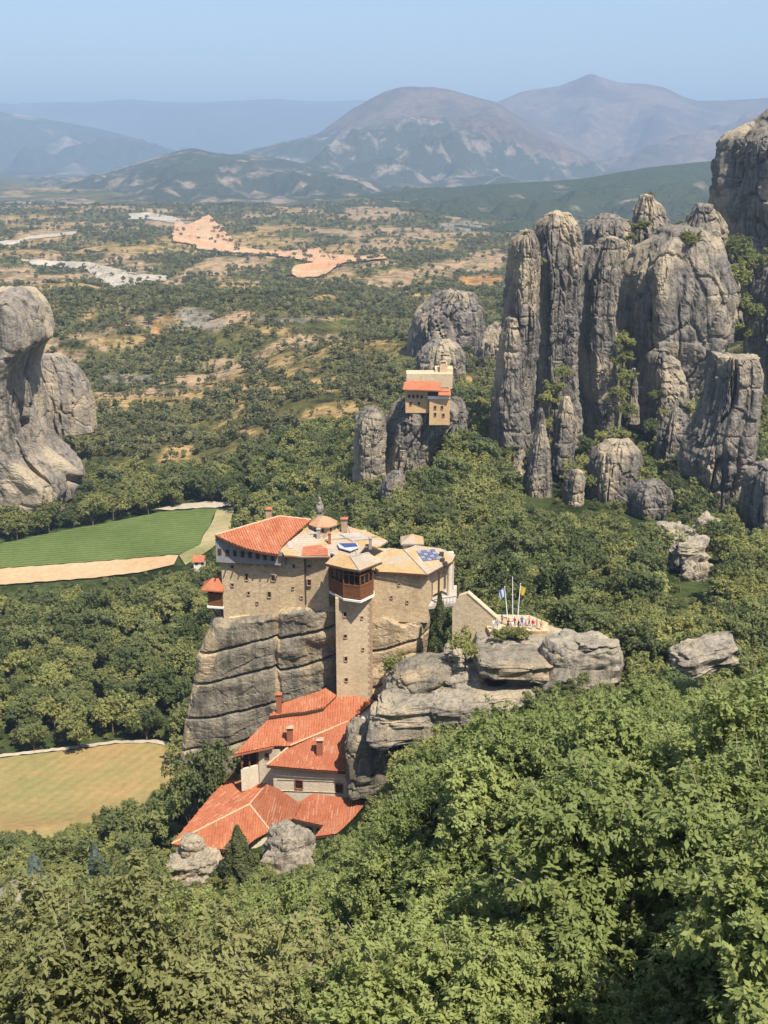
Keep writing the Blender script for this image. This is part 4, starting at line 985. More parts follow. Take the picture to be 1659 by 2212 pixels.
MB().add(q0 + [(-28.6, 173.2, -67.5), (-27.0, 173.2, -67.5)] + [(a, b, c - 0.22) for a, b, c in q0], [(0, 1, 5, 4), (1, 2, 5), (2, 3, 4, 5), (3, 0, 4), (0, 6, 7, 1), (1, 7, 8, 2), (2, 8, 9, 3), (3, 9, 6, 0), (9, 8, 7, 6)]).build('balcony_roof', M['tile'], mon)

# roofs over the middle
MB().prism([(-13, 171.5), (-8, 171.5), (-1, 169), (7, 169.0), (10.5, 173.5), (9, 176), (-4, 178), (-15, 180)], -70, -64.2).build('core_wall', M['stone'], mon)
P2 = pl((612, 1198, 62.2), (712, 1201, 62.4), (660, 1143, 60.8))
r2, p2 = roof('roof', [(606, 1187), (614, 1199), (650, 1202), (712, 1202), (716, 1188), (700, 1163), (662, 1142), (641, 1150)], P2, 'slate', mon, 0.3)
for i in (1, 2): eave_box(r2, p2[i] - Zv * .3, p2[i + 1] - Zv * .3)
roof('roof_patch', [(652, 1201), (709, 1201), (708, 1188), (692, 1178), (655, 1183)], P2, 'tile_low', r2, 0.12, 0.14)
def vault(parent, x, y, Y, rad, L, mat):
    c = atY(x, y, Y); mb = MB(); n_ = 9
    prof = [(c[0] + rad * math.cos(math.pi * i / n_), c[2] - rad + rad * math.sin(math.pi * i / n_)) for i in range(n_ + 1)]
    f_ = [np.array([a, Y, b]) for a, b in prof]; g_ = [np.array([a - 0.6, Y + L, b + 0.5]) for a, b in prof]
    k = len(f_); mb.add(f_ + g_, [tuple(range(k))[::-1]] + [(i, i + 1, k + i + 1, k + i) for i in range(k - 1)] + [tuple(range(k, 2 * k))])
    return mb.build('dormer', M[mat], parent)
for x, y, Y, rad, L in ((640, 1170, 173.2, 1.35, 3.0), (678, 1152, 175.6, 1.9, 2.6), (628, 1184, 170.8, 0.9, 2.2)):
    v = vault(r2, x, y, Y, rad, L, 'slate_grey')
    c = atY(x, y, Y); mb = MB(); mb.add([(c[0] + rad * .72 * math.cos(math.pi * i / 7), Y - 0.03, c[2] - rad + rad * .72 * math.sin(math.pi * i / 7)) for i in range(8)], [tuple(range(8))[::-1]])
    mb.slab([q for q in mb.v], 0.02, np.array([0, -1.0, 0])); mb.build('opening', M['pane'], v)
P3 = pl((641, 1150, 61.0), (728, 1150, 61.2), (700, 1136, 60.2))
roof('roof', [(641, 1151), (664, 1138), (716, 1136), (734, 1145), (728, 1152), (690, 1157)], P3, 'slate_lichen', mon, 0.3)
# church dome: eight-sided drum and low tiled cone
dc = atY(698, 1114, 178.0)
def oct_(r, z, ph=math.pi / 8): return [np.array([dc[0] + r * math.cos(ph + i * math.pi / 4), 178 + r * math.sin(ph + i * math.pi / 4), z]) for i in range(8)]
dome = MB().hexa  # noqa
mb = MB(); lo, hi = oct_(2.05, -62.4), oct_(2.05, dc[2] - 1.35)
mb.add(lo + hi, [(i, (i + 1) % 8, 8 + (i + 1) % 8, 8 + i) for i in range(8)] + [tuple(range(8, 16))]); drum = mb.build('dome_drum', M['stone'], mon)
mb = MB(); e = oct_(2.6, dc[2] - 1.45); e2 = oct_(2.6, dc[2] - 1.25); md_ = oct_(1.3, dc[2] - 0.45)
mb.add(e + e2 + md_ + [np.array([dc[0], 178, dc[2]])], [(i, (i + 1) % 8, 8 + (i + 1) % 8, 8 + i) for i in range(8)] + [(8 + i, 8 + (i + 1) % 8, 16 + (i + 1) % 8, 16 + i) for i in range(8)] + [(16 + i, 16 + (i + 1) % 8, 24) for i in range(8)] + [tuple(range(7, -1, -1))])
mb.build('dome_roof', M['dome_tile'], mon)
for i in range(8):
    a = math.pi / 8 + (i + .5) * math.pi / 4; c = np.array([dc[0] + 1.9 * math.cos(a), 178 + 1.9 * math.sin(a), dc[2] - 1.95])
    MB().box(c, (0.12, 0.4, 0.8), (np.array([math.cos(a), math.sin(a), 0]), np.array([-math.sin(a), math.cos(a), 0]), Zv)).build('drum_window', M['pane'], drum)
chimney(mon, 744, 1117, 1142, 177.5, 1.0, 'quoin')
P4 = pl((836, 1168, 62.0), (752, 1137, 60.9), (700, 1195, 62.3))
r4, p4 = roof('roof', [(700, 1164), (716, 1151), (752, 1137), (795, 1149), (838, 1168), (815, 1183), (792, 1176), (772, 1200), (735, 1202), (706, 1192)], P4, 'slate', mon, 0.3)
cap(r4, p4[2] + Zv * .05, p4[7] + Zv * .05, 0.13, mat='slate_grey'); cap(r4, atP(700, 1166, P4) + Zv * .1, atP(815, 1160, P4) + Zv * .1, 0.13, mat='slate_grey')
roof('roof_patch', [(735, 1156), (775, 1152), (800, 1166), (760, 1170)], P4, 'slate_grey', r4, 0.15, 0.17)
chimney(r4, 688, 1140, 1160, 174.6, 0.6, 'slate_grey', 'slate_grey'); chimney(r4, 800, 1160, 1180, 172.6, 0.5, 'slate_grey', 'slate_grey'); chimney(r4, 712, 1150, 1168, 173, 0.45, 'tile_low', 'tile_low')
# blue water-heating panel
bp_, _b = roof('solar_panel', [(729, 1180), (770, 1179), (776, 1189), (757, 1197), (733, 1190)], P4, 'frame_white', mon, 0.12, 0.55)
roof('solar_glass', [(732, 1181), (768, 1180.5), (773, 1187.5), (745, 1189.5)], P4, 'blue_panel', bp_, 0.04, 0.62)
# wooden gallery on top of the tower
B0, B1, B2, B3 = [atY(x, 1240, Y)[:2] for x, Y in ((713, 167.6), (742, 164.6), (778, 163.6), (806, 166.2))]
zt, zw, zf = -63.0, -65.7, -68.1
bay = MB().prism([B0, B1, B2, B3, (-2.0, 172), (-8.6, 172)], zf, zw).build('gallery', M['timber'], mon)
ins = lambda p: p + (np.array([-5.2, 169]) - p) * 0.06
MB().prism([ins(p) for p in (B0, B1, B2, B3)] + [(-2.3, 171.8), (-8.3, 171.8)], zw, zt).build('glazing', M['pane'], bay)
out_ = lambda p, k: p + (np.array([-5.2, 169]) - p) * -k
MB().prism([out_(p, 0.06) for p in (B0, B1, B2, B3)] + [(-1.8, 172), (-8.9, 172)], zf - 0.34, zf - 0.003).build('floor_slab', M['white'], bay)
for a, b, k in ((B0, B1, 3), (B1, B2, 3), (B2, B3, 3)):
    for i in range(k + (1 if b is B3 else 0)):
        p = a + (b - a) * i / k; MB().box((p[0], p[1], (zt + zf) / 2), (0.17, 0.17, zt - zf - 0.02)).build('post', M['timber'], bay)
    d = (b - a) / np.linalg.norm(b - a); L = np.linalg.norm(b - a)
    for z, hh in ((zw, 0.2), (zt - 0.9, 0.12), (zf + 0.25, 0.18)):
        c = (a + b) / 2; MB().box((c[0] - d[1] * -0.05, c[1] - 0.05, z), (L, 0.16, hh), (np.array([d[0], d[1], 0]), np.array([-d[1], d[0], 0]), Zv)).build('rail', M['timber'], bay)
    for i in range(7):
        p = a + (b - a) * (i + .5) / 7; MB().box((p[0], p[1] - 0.02, (zw + zf) / 2), (L / 7 - 0.05, 0.12, zw - zf - 0.1), (np.array([d[0], d[1], 0]), np.array([-d[1], d[0], 0]), Zv)).build('plank', M['timber'], bay)
PB1 = pl((702, 1217, 62.6), (776, 1232, 62.6), (757, 1203, 61.5)); PB2 = pl((776, 1232, 62.6), (825, 1213, 62.6), (757, 1203, 61.5))
rb, pb = roof('roof', [(702, 1217), (740, 1226), (776, 1232), (757, 1203), (733, 1191)], PB1, 'slate_lichen', mon, 0.25)
rb2, pb2 = roof('roof', [(776, 1232), (825, 1213), (797, 1194), (757, 1203)], PB2, 'slate', mon, 0.25)
cap(rb, pb[2] + Zv * .04, pb[3] + Zv * .04, 0.11, mat='slate_grey'); cap(rb2, pb[3] + Zv * .04, pb2[2] + Zv * .04, 0.11, mat='slate_grey')
for a, b in ((0, 1), (1, 2)): eave_box(rb, pb[a] - Zv * .3, pb[b] - Zv * .3)
eave_box(rb2, pb2[0] - Zv * .3, pb2[1] - Zv * .3)
# tower shaft
T0, T1 = atY(726, 1400, 165.3), atY(804, 1400, 165.9)
tow = MB().prism([T0[:2], T1[:2], (T1[0] + 0.3, 173), (T0[0] - 0.1, 173)], -90, zf - 0.35).build('tower', M['stone_tower'], mon)
for x, y, h in ((745, 1327, .75), (746, 1374, .6), (747, 1423, .75), (782, 1334, .45), (748, 1468, .6), (784, 1402, .4)):
    window(mon, x, y, 0.45 if h > .5 else .3, h, T0[:2], T1[:2], bars=False)
for k in range(34):
    z = zf - 0.75 - 0.55 * k; w = 0.75 if k % 2 else 0.42
    MB().box((T1[0] - w / 2 + 0.05, T1[1] + 0.2, z), (w, 0.6, 0.5)).build('quoin', M['quoin'], tow)
# right block
C0, C1 = np.array([-1.95, 167.7]), np.array([7.25, 167.2])
MB().prism([C0, C1, (9.3, 175.6), (-1.9, 178)], -73.6, -64.75).build('wall', M['stone'], mon)
for x, y in ((846, 1290), (880, 1300), (862, 1262)): window(mon, x, y, 0.3, 0.4, C0, C1, bars=False)
P6 = pl((807, 1234, 64.5), (923, 1241, 64.6), (850, 1184, 62.0))
r6, p6 = roof('roof', [(806, 1234), (864, 1237), (923, 1241), (900, 1213), (872, 1187), (838, 1183), (826, 1203)], P6, 'slate_lichen', mon, 0.28)
for i in (0, 1): eave_box(r6, p6[i] - Zv * .3, p6[i + 1] - Zv * .3)
P7 = pl((923, 1241, 64.6), (872, 1187, 62.0), (984, 1198, 64.4))
r7, p7 = roof('roof', [(923, 1241), (950, 1226), (977, 1213), (984, 1198), (950, 1184), (897, 1178), (872, 1187), (900, 1213)], P7, 'slate', mon, 0.28)
for i in (0, 1, 2): eave_box(r7, p7[i] - Zv * .3, p7[i + 1] - Zv * .3)
cap(r6, p6[4] + Zv * .05, p6[2] + Zv * .05, 0.12, mat='slate_grey')
ga, gb, gd = np.array([899, 1192.]), np.array([938, 1187.]), np.array([915, 1214.])
for i in range(4):
    for j in range(4):
        a = ga + (gb - ga) * (i + .06) / 4 + (gd - ga) * (j + .06) / 4; u_ = (gb - ga) * .88 / 4; v_ = (gd - ga) * .88 / 4
        roof('solar_panel', [a, a + u_, a + u_ + v_, a + v_], P7, 'solar' if (i + j) % 2 else 'solar2', r7, 0.06, 0.16)
for x, y in ((954, 1201), (956, 1214), (962, 1222)):
    c = atP(x, y, P7); MB().box(c + Zv * 0.35, (0.7, 0.5, 0.7)).build('vent', M['iron'], r7)
# lantern turret
lc = atY(890, 1180, 176.2)
lan = MB().box((lc[0], 176.2, -63.5), (3.1, 3.0, 2.9)).build('lantern', M['plaster'], mon)
zq = atY(890, 1167, 176.2)[2]
mb = MB(); e = [np.array([lc[0] + sx * 1.95, 176.2 + sy * 1.9, zq]) for sx, sy in ((-1, -1), (1, -1), (1, 1), (-1, 1))]
mb.add(e + [v - Zv * .25 for v in e] + [np.array([lc[0], 176.2, zq + 1.15])], [(0, 1, 8), (1, 2, 8), (2, 3, 8), (3, 0, 8), (0, 4, 5, 1), (1, 5, 6, 2), (2, 6, 7, 3), (3, 7, 4, 0), (7, 6, 5, 4)]); mb.build('lantern_roof', M['slate'], mon)
window(mon, 888, 1188, 0.8, 1.0, (lc[0] - 1.5, 174.68), (lc[0] + 1.5, 174.68), bars=False)
# open loggia at the right end
MB().prism([(8.2, 171.5), (9.0, 174.8), (11.9, 174.2), (11.9, 177), (8.5, 177), (7.9, 171.6)], -71.2, -64.6).build('loggia_wall', M['plaster'], mon)
MB().prism([(7.35, 167.6), (12.1, 169.2), (12.6, 177), (8.6, 177)], -71.4, -70.85).build('loggia_floor', M['slate_grey'], mon)
for x, Y in ((971, 172.4), (948, 168.9)):
    c = atY(x, 1250, Y); MB().prism([(c[0] + .42 * math.cos(a), Y + .42 * math.sin(a)) for a in np.linspace(0, 2 * math.pi, 10, endpoint=False)] if x > 960 else [(c[0] - .16, Y - .16), (c[0] + .16, Y - .16), (c[0] + .16, Y + .16), (c[0] - .16, Y + .16)], -70.85, -65.0).build('column', M['plaster'] if x > 960 else M['timber_dark'], mon)
M['red_cloth'] = mat_plain('red_cloth', (0.55, 0.04, 0.03), 0.8, 0.15)
c = atY(951, 1252, 173.6); MB().box((c[0], 173.6, c[2]), (0.75, 0.08, 2.0)).build('red_curtain', M['red_cloth'], mon)
for i in range(8):
    a = np.array([8.3, 167.9]) + (np.array([12.0, 169.3]) - np.array([8.3, 167.9])) * i / 7
    MB().box((a[0], a[1], -70.3), (0.06, 0.06, 1.1)).build('baluster', M['iron'], mon)
MB().tube([(8.3, 167.9, -69.75), (12.0, 169.3, -69.75)], 0.06, 6).build('handrail', M['iron'], mon)

# sloping stair wall and terrace
wall = thing('stair_wall', 'cream stone wall with a stepped sloping top beside the flagpoles', 'wall', atY(1020, 1400, 159))
SA, SB = np.array([atY(977, 1350, 160.2)[0], 160.2]), np.array([atY(1073, 1350, 158.4)[0], 158.4])
sp = [atV(x, y, SA, SB) for x, y in ((977, 1410), (977, 1314), (991, 1287), (1010, 1281), (1073, 1336), (1069, 1372), (1056, 1412))]
nrm = np.array([SA[1] - SB[1], SB[0] - SA[0], 0]); nrm = nrm / np.linalg.norm(nrm); nrm = -nrm if nrm[1] > 0 else nrm
MB().slab(sp, 0.9, nrm).build('wall_face', M['stone_tower'], wall)
d = (sp[4] - sp[3]); L = np.linalg.norm(d); d = d / L
for i in range(12):
    c = sp[3] + d * (L * (i + .5) / 12) - nrm * 0.45 + Zv * 0.10
    MB().box(c - Zv * 0.06, (L / 12 * 0.97, 1.1, 0.16), (d, -nrm, np.cross(d, -nrm))).build('coping_stone', M['stone_tower'], wall)
window(wall, 1042, 1373, 0.5, 0.7, SA, SB, bars=False)
tz = atY(1118, 1362, 157)[2]
terr = thing('terrace', 'narrow flagstone terrace crowded with visitors', 'terrace', (20, 158, tz - 2))
t0, t1 = atY(1058, 1362, 157)[0], atY(1182, 1362, 157)[0]
MB().prism([(t0, 156.0), (t1, 156.2), (t1 + 0.6, 160), (t1 - 2, 163), (t0 - 1, 163.5)], tz - 3.5, tz).build('paving', M['stone'], terr)
for i in range(9):
    x = t0 + (t1 - t0) * (i + .5) / 9
    MB().box((x, 156.15 + 0.02 * i, tz + 0.16), ((t1 - t0) / 9 * 0.96, 0.35, 0.30)).build('kerb_stone', M['stone'], terr)

# ------------------------------------------------------------------ lower buildings with red roofs
low = thing('guest_house', 'upper red-roofed stone house at the foot of the cliff', 'house', atD(650, 1640, 98))
PR1b = pl((576, 1653, 92), (744, 1666, 92), (750, 1559, 88)); 
Ra = [(506, 1629), (530, 1624), (591, 1611), (627, 1611), (688, 1585), (752, 1559), (775, 1540), (812, 1513), (760, 1502), (735, 1500), (703, 1497), (660, 1512), (600, 1540), (581, 1552), (545, 1588)]
PR1a = pl((506, 1629, 90.6), (627, 1611, 90.0), (744, 1502, 86.2))
ra, pa = roof('roof', Ra, PR1a, 'tile', low, 0.3)
rb_, pbb = roof('roof', [(576, 1653), (630, 1658), (690, 1663), (752, 1667), (756, 1600), (758, 1557), (750, 1559), (688, 1585), (627, 1611)], PR1b, 'tile_low', low, 0.3)
for i in (0, 1, 2): eave_box(rb_, pbb[i] - Zv * .34, pbb[i + 1] - Zv * .34)
for i in (0, 1, 14): eave_box(ra, pa[i] - Zv * .34, pa[(i + 1) % 15] - Zv * .34, mat='brick')
cap(ra, pa[3] + Zv * .06, pa[5] + Zv * .06); cap(rb_, pbb[0] + Zv * .06, pbb[8] + Zv * .06)
PR1c = (PR1a[0], PR1a[1] + 0.75)
rc, pc = roof('roof', [(580, 1547), (612, 1518), (690, 1493), (703, 1486), (727, 1502), (700, 1528), (660, 1537), (620, 1541)], PR1c, 'tile', low, 0.3)
for i in (6, 7, 5): eave_box(rc, pc[i] - Zv * .34, pc[(i + 1) % 8] - Zv * .34, h=0.35)
chimney(rc, 603, 1496, 1534, 161.5, 0.85, 'brick'); chimney(ra, 627, 1568, 1608, 156.8, 0.95, 'brick', 'quoin'); chimney(rb_, 691, 1594, 1638, 154.6, 0.95, 'brick', 'quoin')
for k_, (a1_, a2_, a3_) in enumerate(((ra, pa, PR1a), (rb_, pbb, PR1b), (rc, pc, PR1c))): tile_rows(a1_, a2_, a3_, ('tile_low', 'tile', 'tile_pale') if k_ == 1 else ('tile', 'tile_low', 'tile_pale'), seed=5 + k_)
# walls under the eaves
E0, E1 = pbb[0], pbb[3]
W0, W1 = np.array([E0[0] + 0.9, E0[1] + 0.75]), np.array([E1[0], E1[1] + 0.75])
MB().prism([W0, W1, W1 + [0, 9], W0 + [2, 6]], -103, [-92.35, -92.35, -89.6, -90.8]).build('wall', M['plaster'], low)
window(low, 646, 1694, 1.15, 1.5, W0, W1, 'brick', 0.12)
window(low, 733, 1702, 1.0, 1.5, W0, W1, 'brick', 0.12)
for x0, x1, y in ((600, 735, 1683), (600, 735, 1707)):
    a, b = atV(x0, y, W0, W1 + [0, .0]), atV(x1, y + 5, W0, W1); MB().tube([a + [0, -.06, 0], b + [0, -.06, 0]], 0.07, 6).build('string_course', M['stone'], low)
# porch at the left corner
Q0, Q1 = pa[0], pa[2]
MB().prism([(Q1[0] - 2.6, Q1[1] + 0.9), (Q1[0] + 0.8, Q1[1] + 0.2), (Q1[0] + 3, Q1[1] + 5), (Q1[0] - 2, Q1[1] + 6)], -98, -90.9).build('porch_wall', M['plaster'], low)
window(low, 577, 1633, .55, .8, (Q1[0] - 2.6, Q1[1] + 0.9), (Q1[0] + 0.8, Q1[1] + 0.2), 'timber', 0.08)
MB().prism([(Q0[0] + 0.8, Q0[1] + 0.9), (Q1[0] - 2.7, Q1[1] + 0.8), (Q1[0] - 2.7, Q1[1] + 1.2), (Q0[0] + 0.8, Q0[1] + 1.3)], -98, -94.0).build('porch_parapet', M['plaster'], low)
MB().prism([(Q0[0] + 0.9, Q0[1] + 3.2), (Q1[0] - 2.6, Q1[1] + 2.6), (Q1[0] - 2, Q1[1] + 6), (Q0[0] + 3, Q0[1] + 6.5)], -98, -90.6).build('porch_back', M['timber_dark'], low)
for t in (0.02, 0.5, 0.98):
    p = np.array([Q0[0] + 0.9, Q0[1] + 1.1]) * (1 - t) + np.array([Q1[0] - 2.8, Q1[1] + 1.0]) * t
    MB().box((p[0], p[1], -92.5), (0.22, 0.22, 3.2)).build('porch_post', M['timber'], low)
MB().prism([(Q0[0] + 2, Q0[1] + 4), (W0[0] + 1, W0[1] + 5), W1 + [0, 5], (pa[7][0], pa[7][1] - .4), (pa[9][0], pa[9][1] - 0.3), (pa[12][0] + .8, pa[12][1] - .3)], -100, [-90.2, -90.6, -90.4, -87.3, -87.1, -88.9]).build('rear_wall', M['plaster'], low)

lw = thing('lower_house', 'lowest hip-roofed red-tiled house above the pale boulders', 'house', atD(560, 1800, 106))
pk = (539, 1738)
PA = pl((371, 1823, 102.2), (539, 1738, 98.6), (508, 1664, 97.6)); PBf = pl((371, 1823, 102.2), (519, 1837, 102.7), (539, 1738, 98.6)); PCr = pl((539, 1738, 98.6), (584, 1795, 101.2), (594, 1700, 95.7))
rA_, a_ = roof('roof', [(371, 1823), (539, 1738), (576, 1696), (577, 1672), (517, 1684), (508, 1664), (457, 1718), (412, 1772)], PA, 'tile', lw, 0.28)
rB_, b_ = roof('roof', [(371, 1823), (444, 1831), (519, 1838), (552, 1812), (584, 1795), (539, 1738)], PBf, 'tile', lw, 0.28)
rC_, c_ = roof('roof', [(539, 1738), (584, 1795), (606, 1782), (634, 1768), (650, 1738), (622, 1718), (594, 1700), (576, 1694)], PCr, 'tile_low', lw, 0.28)
cap(rA_, a_[0] + Zv * .06, a_[1] + Zv * .06); cap(rB_, b_[5] + Zv * .06, b_[4] + Zv * .06); cap(rA_, a_[1] + Zv * .06, a_[2] + Zv * .06)
for i in (0, 1): eave_box(rB_, b_[i] - Zv * .32, b_[i + 1] - Zv * .32)
for i in (6, 5): eave_box(rA_, a_[i] - Zv * .32, a_[(i + 1) % 8] - Zv * .32)
eave_box(rA_, a_[7] - Zv * .32, a_[0] - Zv * .32)
g = [np.array([b_[0][0] + 1.4, b_[0][1] + 0.9]), np.array([b_[2][0] - .2, b_[2][1] + 1.0]), np.array([b_[4][0], b_[4][1] + .9]), np.array([a_[2][0], a_[2][1]]), np.array([a_[5][0] + .8, a_[5][1] - .5])]
MB().prism(g, -112, [zmin(p, (PA, PBf, PCr)) for p in g]).build('wall', M['plaster'], lw)
PR3 = pl((643, 1735, 97.6), (796, 1731, 96.9), (724, 1801, 100.2))
r3, c3 = roof('roof', [(623, 1750), (645, 1733), (676, 1714), (735, 1722), (797, 1731), (801, 1748), (764, 1793), (724, 1801), (679, 1807), (699, 1783), (662, 1775), (628, 1767)], PR3, 'tile_low', lw, 0.28)
for i in (9, 10, 7, 8): eave_box(r3, c3[i] - Zv * .33, c3[i + 1] - Zv * .33)
g3 = [np.array([c3[11][0] + .4, c3[11][1] + .9]), np.array([c3[9][0], c3[9][1] + .9]), np.array([c3[8][0] + .9, c3[8][1] + 1.0]), np.array([c3[6][0] - .6, c3[6][1] + .8]), np.array([c3[4][0] - .4, c3[4][1] - .6]), np.array([c3[2][0], c3[2][1] - .3])]
MB().prism(g3, -110, [zmin(p, (PR3,)) for p in g3]).build('wall', M['plaster'], lw)
window(lw, 668, 1792, .9, .8, g3[0], g3[1], 'timber'); window(lw, 690, 1796, .7, .8, g3[0], g3[1], 'timber')
chimney(lw, 797, 1696, 1742, 150.2, 0.95, 'tile_low')
for k_, (a1_, a2_, a3_) in enumerate(((rA_, a_, PA), (rB_, b_, PBf), (rC_, c_, PCr), (r3, c3, PR3))): tile_rows(a1_, a2_, a3_, ('tile', 'tile_low', 'tile_pale'), seed=15 + k_)
PR4 = pl((470, 1834, 103.6), (508, 1836, 103.6), (485, 1856, 104.6))
roof('porch_roof', [(462, 1836), (508, 1836), (509, 1858), (464, 1856)], PR4, 'tile', lw, 0.25)
MB().box(atD(486, 1862, 106.5) + [0, 0.8, 0], (2.4, 1.0, 3.0)).build('porch_wall', M['timber_dark'], lw)

# ------------------------------------------------------------------ small monastery on its own rock
sm = thing('small_monastery', 'small red-roofed monastery perched on a rounded rock in the wood', 'monastery', atY(920, 910, 362))
def sbox(nm, x0, x1, y0, y1, Y, dep, mat, par=sm):
    a, b = atY(x0, y1, Y), atY(x1, y0, Y); return MB().prism([(a[0], Y), (b[0], Y), (b[0], Y + dep), (a[0], Y + dep)], a[2], b[2]).build(nm, M[mat], par)
sbox('wall', 876, 927, 841, 892, 357, 9, 'ochre_wall'); sbox('wall', 927, 972, 860, 918, 355.5, 9, 'ochre_wall')
sbox('upper_wall', 878, 978, 808, 840, 368, 7, 'stone_tower'); sbox('turret', 950, 967, 786, 812, 371, 4, 'stone'); sbox('upper_wall', 940, 979, 797, 815, 372, 6, 'stone_tower')
bx = sbox('balcony', 924, 971, 846, 860, 356.8, 7, 'timber_dark'); sbox('parapet', 924, 972, 856, 862, 355.3, 0.6, 'white', bx)
PS = pl((871, 841, 73.1), (951, 843, 73.1), (905, 823, 71.9))
srf, _s = roof('roof', [(870, 841), (950, 844), (952, 826), (940, 824), (880, 822), (873, 826)], PS, 'tile', sm, 0.35)
PS2 = pl((948, 853, 74.7), (974, 853, 74.7), (960, 838, 73.7))
roof('roof', [(946, 853), (974, 854), (973, 840), (950, 837)], PS2, 'tile', sm, 0.35)
chimney(sm, 958, 779, 792, 372, 1.6, 'quoin', 'slate')
for x, y in ((884, 856), (893, 856), (902, 856), (911, 857), (887, 872), (905, 872), (940, 880), (955, 880), (940, 895), (958, 897)):
    window(sm, x, y, .7, 1.1, (0, 356.95 if x < 927 else 355.45), (10, 356.95 if x < 927 else 355.45), 'quoin', bars=False)
# cottage by the green field, pale rock spikes in the wood
cot = thing('cottage', 'tiny white cottage with red roof beside the green field', 'house', (atY(430, 1225, 352)[0], 352, -137))
c = atY(431, 1214, 352)
MB().box((c[0], 352, c[2] - 1.6), (3.2, 5, 5.2)).build('wall', M['white'], cot)
mb = MB(); z = c[2] + 1.0
mb.add([(c[0] - 2.0, 349, z), (c[0] + 2.0, 349, z), (c[0] + 2.0, 355, z), (c[0] - 2.0, 355, z), (c[0] - 2.0, 352, z + 1.5), (c[0] + 2.0, 352, z + 1.5)], [(0, 1, 5, 4), (2, 3, 4, 5), (1, 2, 5), (3, 0, 4), (3, 2, 1, 0)]); mb.build('roof', M['tile'], cot)
FOOT.append((c[0], 351, 3.5, 5))
for x in (-1.1, 1.1): window(cot, 431 + x * 6, 1216, .8, 1.0, (0, 349.49), (9, 349.49), 'timber', bars=False)
pillar('rock_spire', 'thin pale rock spike in the wood behind the red roof', [(1076, 687, 692), (1085, 684, 697), (1104, 683, 699)], 300, 151, 1.0, ROUND, 0.12, 0.3, 3, 0.3, mat='rock_pale', nth=48, dz=0.4)
pillar('rock_spire', 'tiny white rock tooth in the wood below the leftmost pillars', [(998, 1073, 1077), (1006, 1070, 1081), (1024, 1069, 1082)], 345, 152, 1.0, ROUND, 0.12, 0.3, 3, 0.3, mat='rock_pale', nth=40, dz=0.4)
FOOT += [(-12, 152, 12, 9), (-20, 150, 9, 7), (-8, 160, 12, 8), (-5, 146, 9, 6), (19, 158, 9, 6), (-21, 145, 7, 5)]
# ------------------------------------------------------------------ trees
def crown_arrays(seed, size, nl, nb, nt_, nf, leaf, tuft=0.24, narrow=0.5):
    """limbs > leafy lobes > tufts > leaves; unit: metres, crown centre at origin"""
    rg = np.random.default_rng(seed); R = np.array(size) / 2
    d = rg.normal(size=(nl, 3)); d[:, 2] = np.abs(d[:, 2]) * 0.9 - 0.28; d /= np.linalg.norm(d, axis=1)[:, None]
    L = rg.uniform(0.62, 1.08, nl)
    li = np.repeat(np.arange(nl), nb); n = len(li)
    bc = d[li] * R * (L[li] * rg.uniform(0.45, 1.0, n))[:, None] + rg.normal(size=(n, 3)) * R * 0.15
    br = rg.uniform(0.55, 1.3, n) * 0.20 * R.mean()
    def sph(k):
        v = rg.normal(size=(k, 3)); v[:, 2] += 0.3; return v / np.linalg.norm(v, axis=1)[:, None]
    ti = np.repeat(np.arange(n), nt_); o1 = sph(len(ti))
    tc = bc[ti] + o1 * (br[ti] * rg.uniform(0.45, 1.1, len(ti)))[:, None] * np.array([1.1, 1.1, 0.85])
    fi = np.repeat(np.arange(len(ti)), nf); k = len(fi); o2 = sph(k) * 0.75 + o1[fi] * 0.6
    c = tc[fi] + o2 * tuft * rg.uniform(0.3, 1.0, k)[:, None]
    nn = o1[fi] * 0.7 + rg.normal(size=(k, 3)) * 0.5 + np.array([0.15, -0.15, 0.85]); nn /= np.linalg.norm(nn, axis=1)[:, None]
    t = o2 - nn * (o2 * nn).sum(1)[:, None] + rg.normal(size=(k, 3)) * 0.15; t /= np.linalg.norm(t, axis=1)[:, None] + 1e-9
    b = np.cross(nn, t); Lf = (leaf * rg.uniform(0.65, 1.3, k))[:, None]
    V = np.stack([c - t * Lf, c + b * Lf * narrow, c + t * Lf, c - b * Lf * narrow], 1).reshape(-1, 3)
    return V, np.arange(len(V)).reshape(-1, 4), bc, br
def cone_arrays(seed, h, r, nleaf, leaf):
    rg = np.random.default_rng(seed)
    t = rg.uniform(0, 1, nleaf) ** 0.75; a = rg.uniform(0, 2 * math.pi, nleaf)
    tier = 1 + 0.22 * np.sin(t * 26 + np.sin(a * 3 + seed) * 1.5)
    rr = r * (1 - t) ** 0.85 * tier * rg.uniform(0.6, 1.08, nleaf) * (1 + 0.25 * np.sin(a * 5 + t * 9)) + 0.05
    c = np.stack([rr * np.cos(a), rr * np.sin(a), t * h - 0.15 * rr], 1)
    nn = np.stack([np.cos(a), np.sin(a), 0.5 + 0 * a], 1) + rg.normal(size=(nleaf, 3)) * 0.5; nn /= np.linalg.norm(nn, axis=1)[:, None]
    tt = np.cross(nn, rg.normal(size=(nleaf, 3))); tt /= np.linalg.norm(tt, axis=1)[:, None]; b = np.cross(nn, tt)
    L = (leaf * rg.uniform(0.6, 1.3, nleaf))[:, None]
    V = np.stack([c - tt * L, c + b * L * 0.5, c + tt * L, c - b * L * 0.5], 1).reshape(-1, 3)
    return V, np.arange(len(V)).reshape(-1, 4)
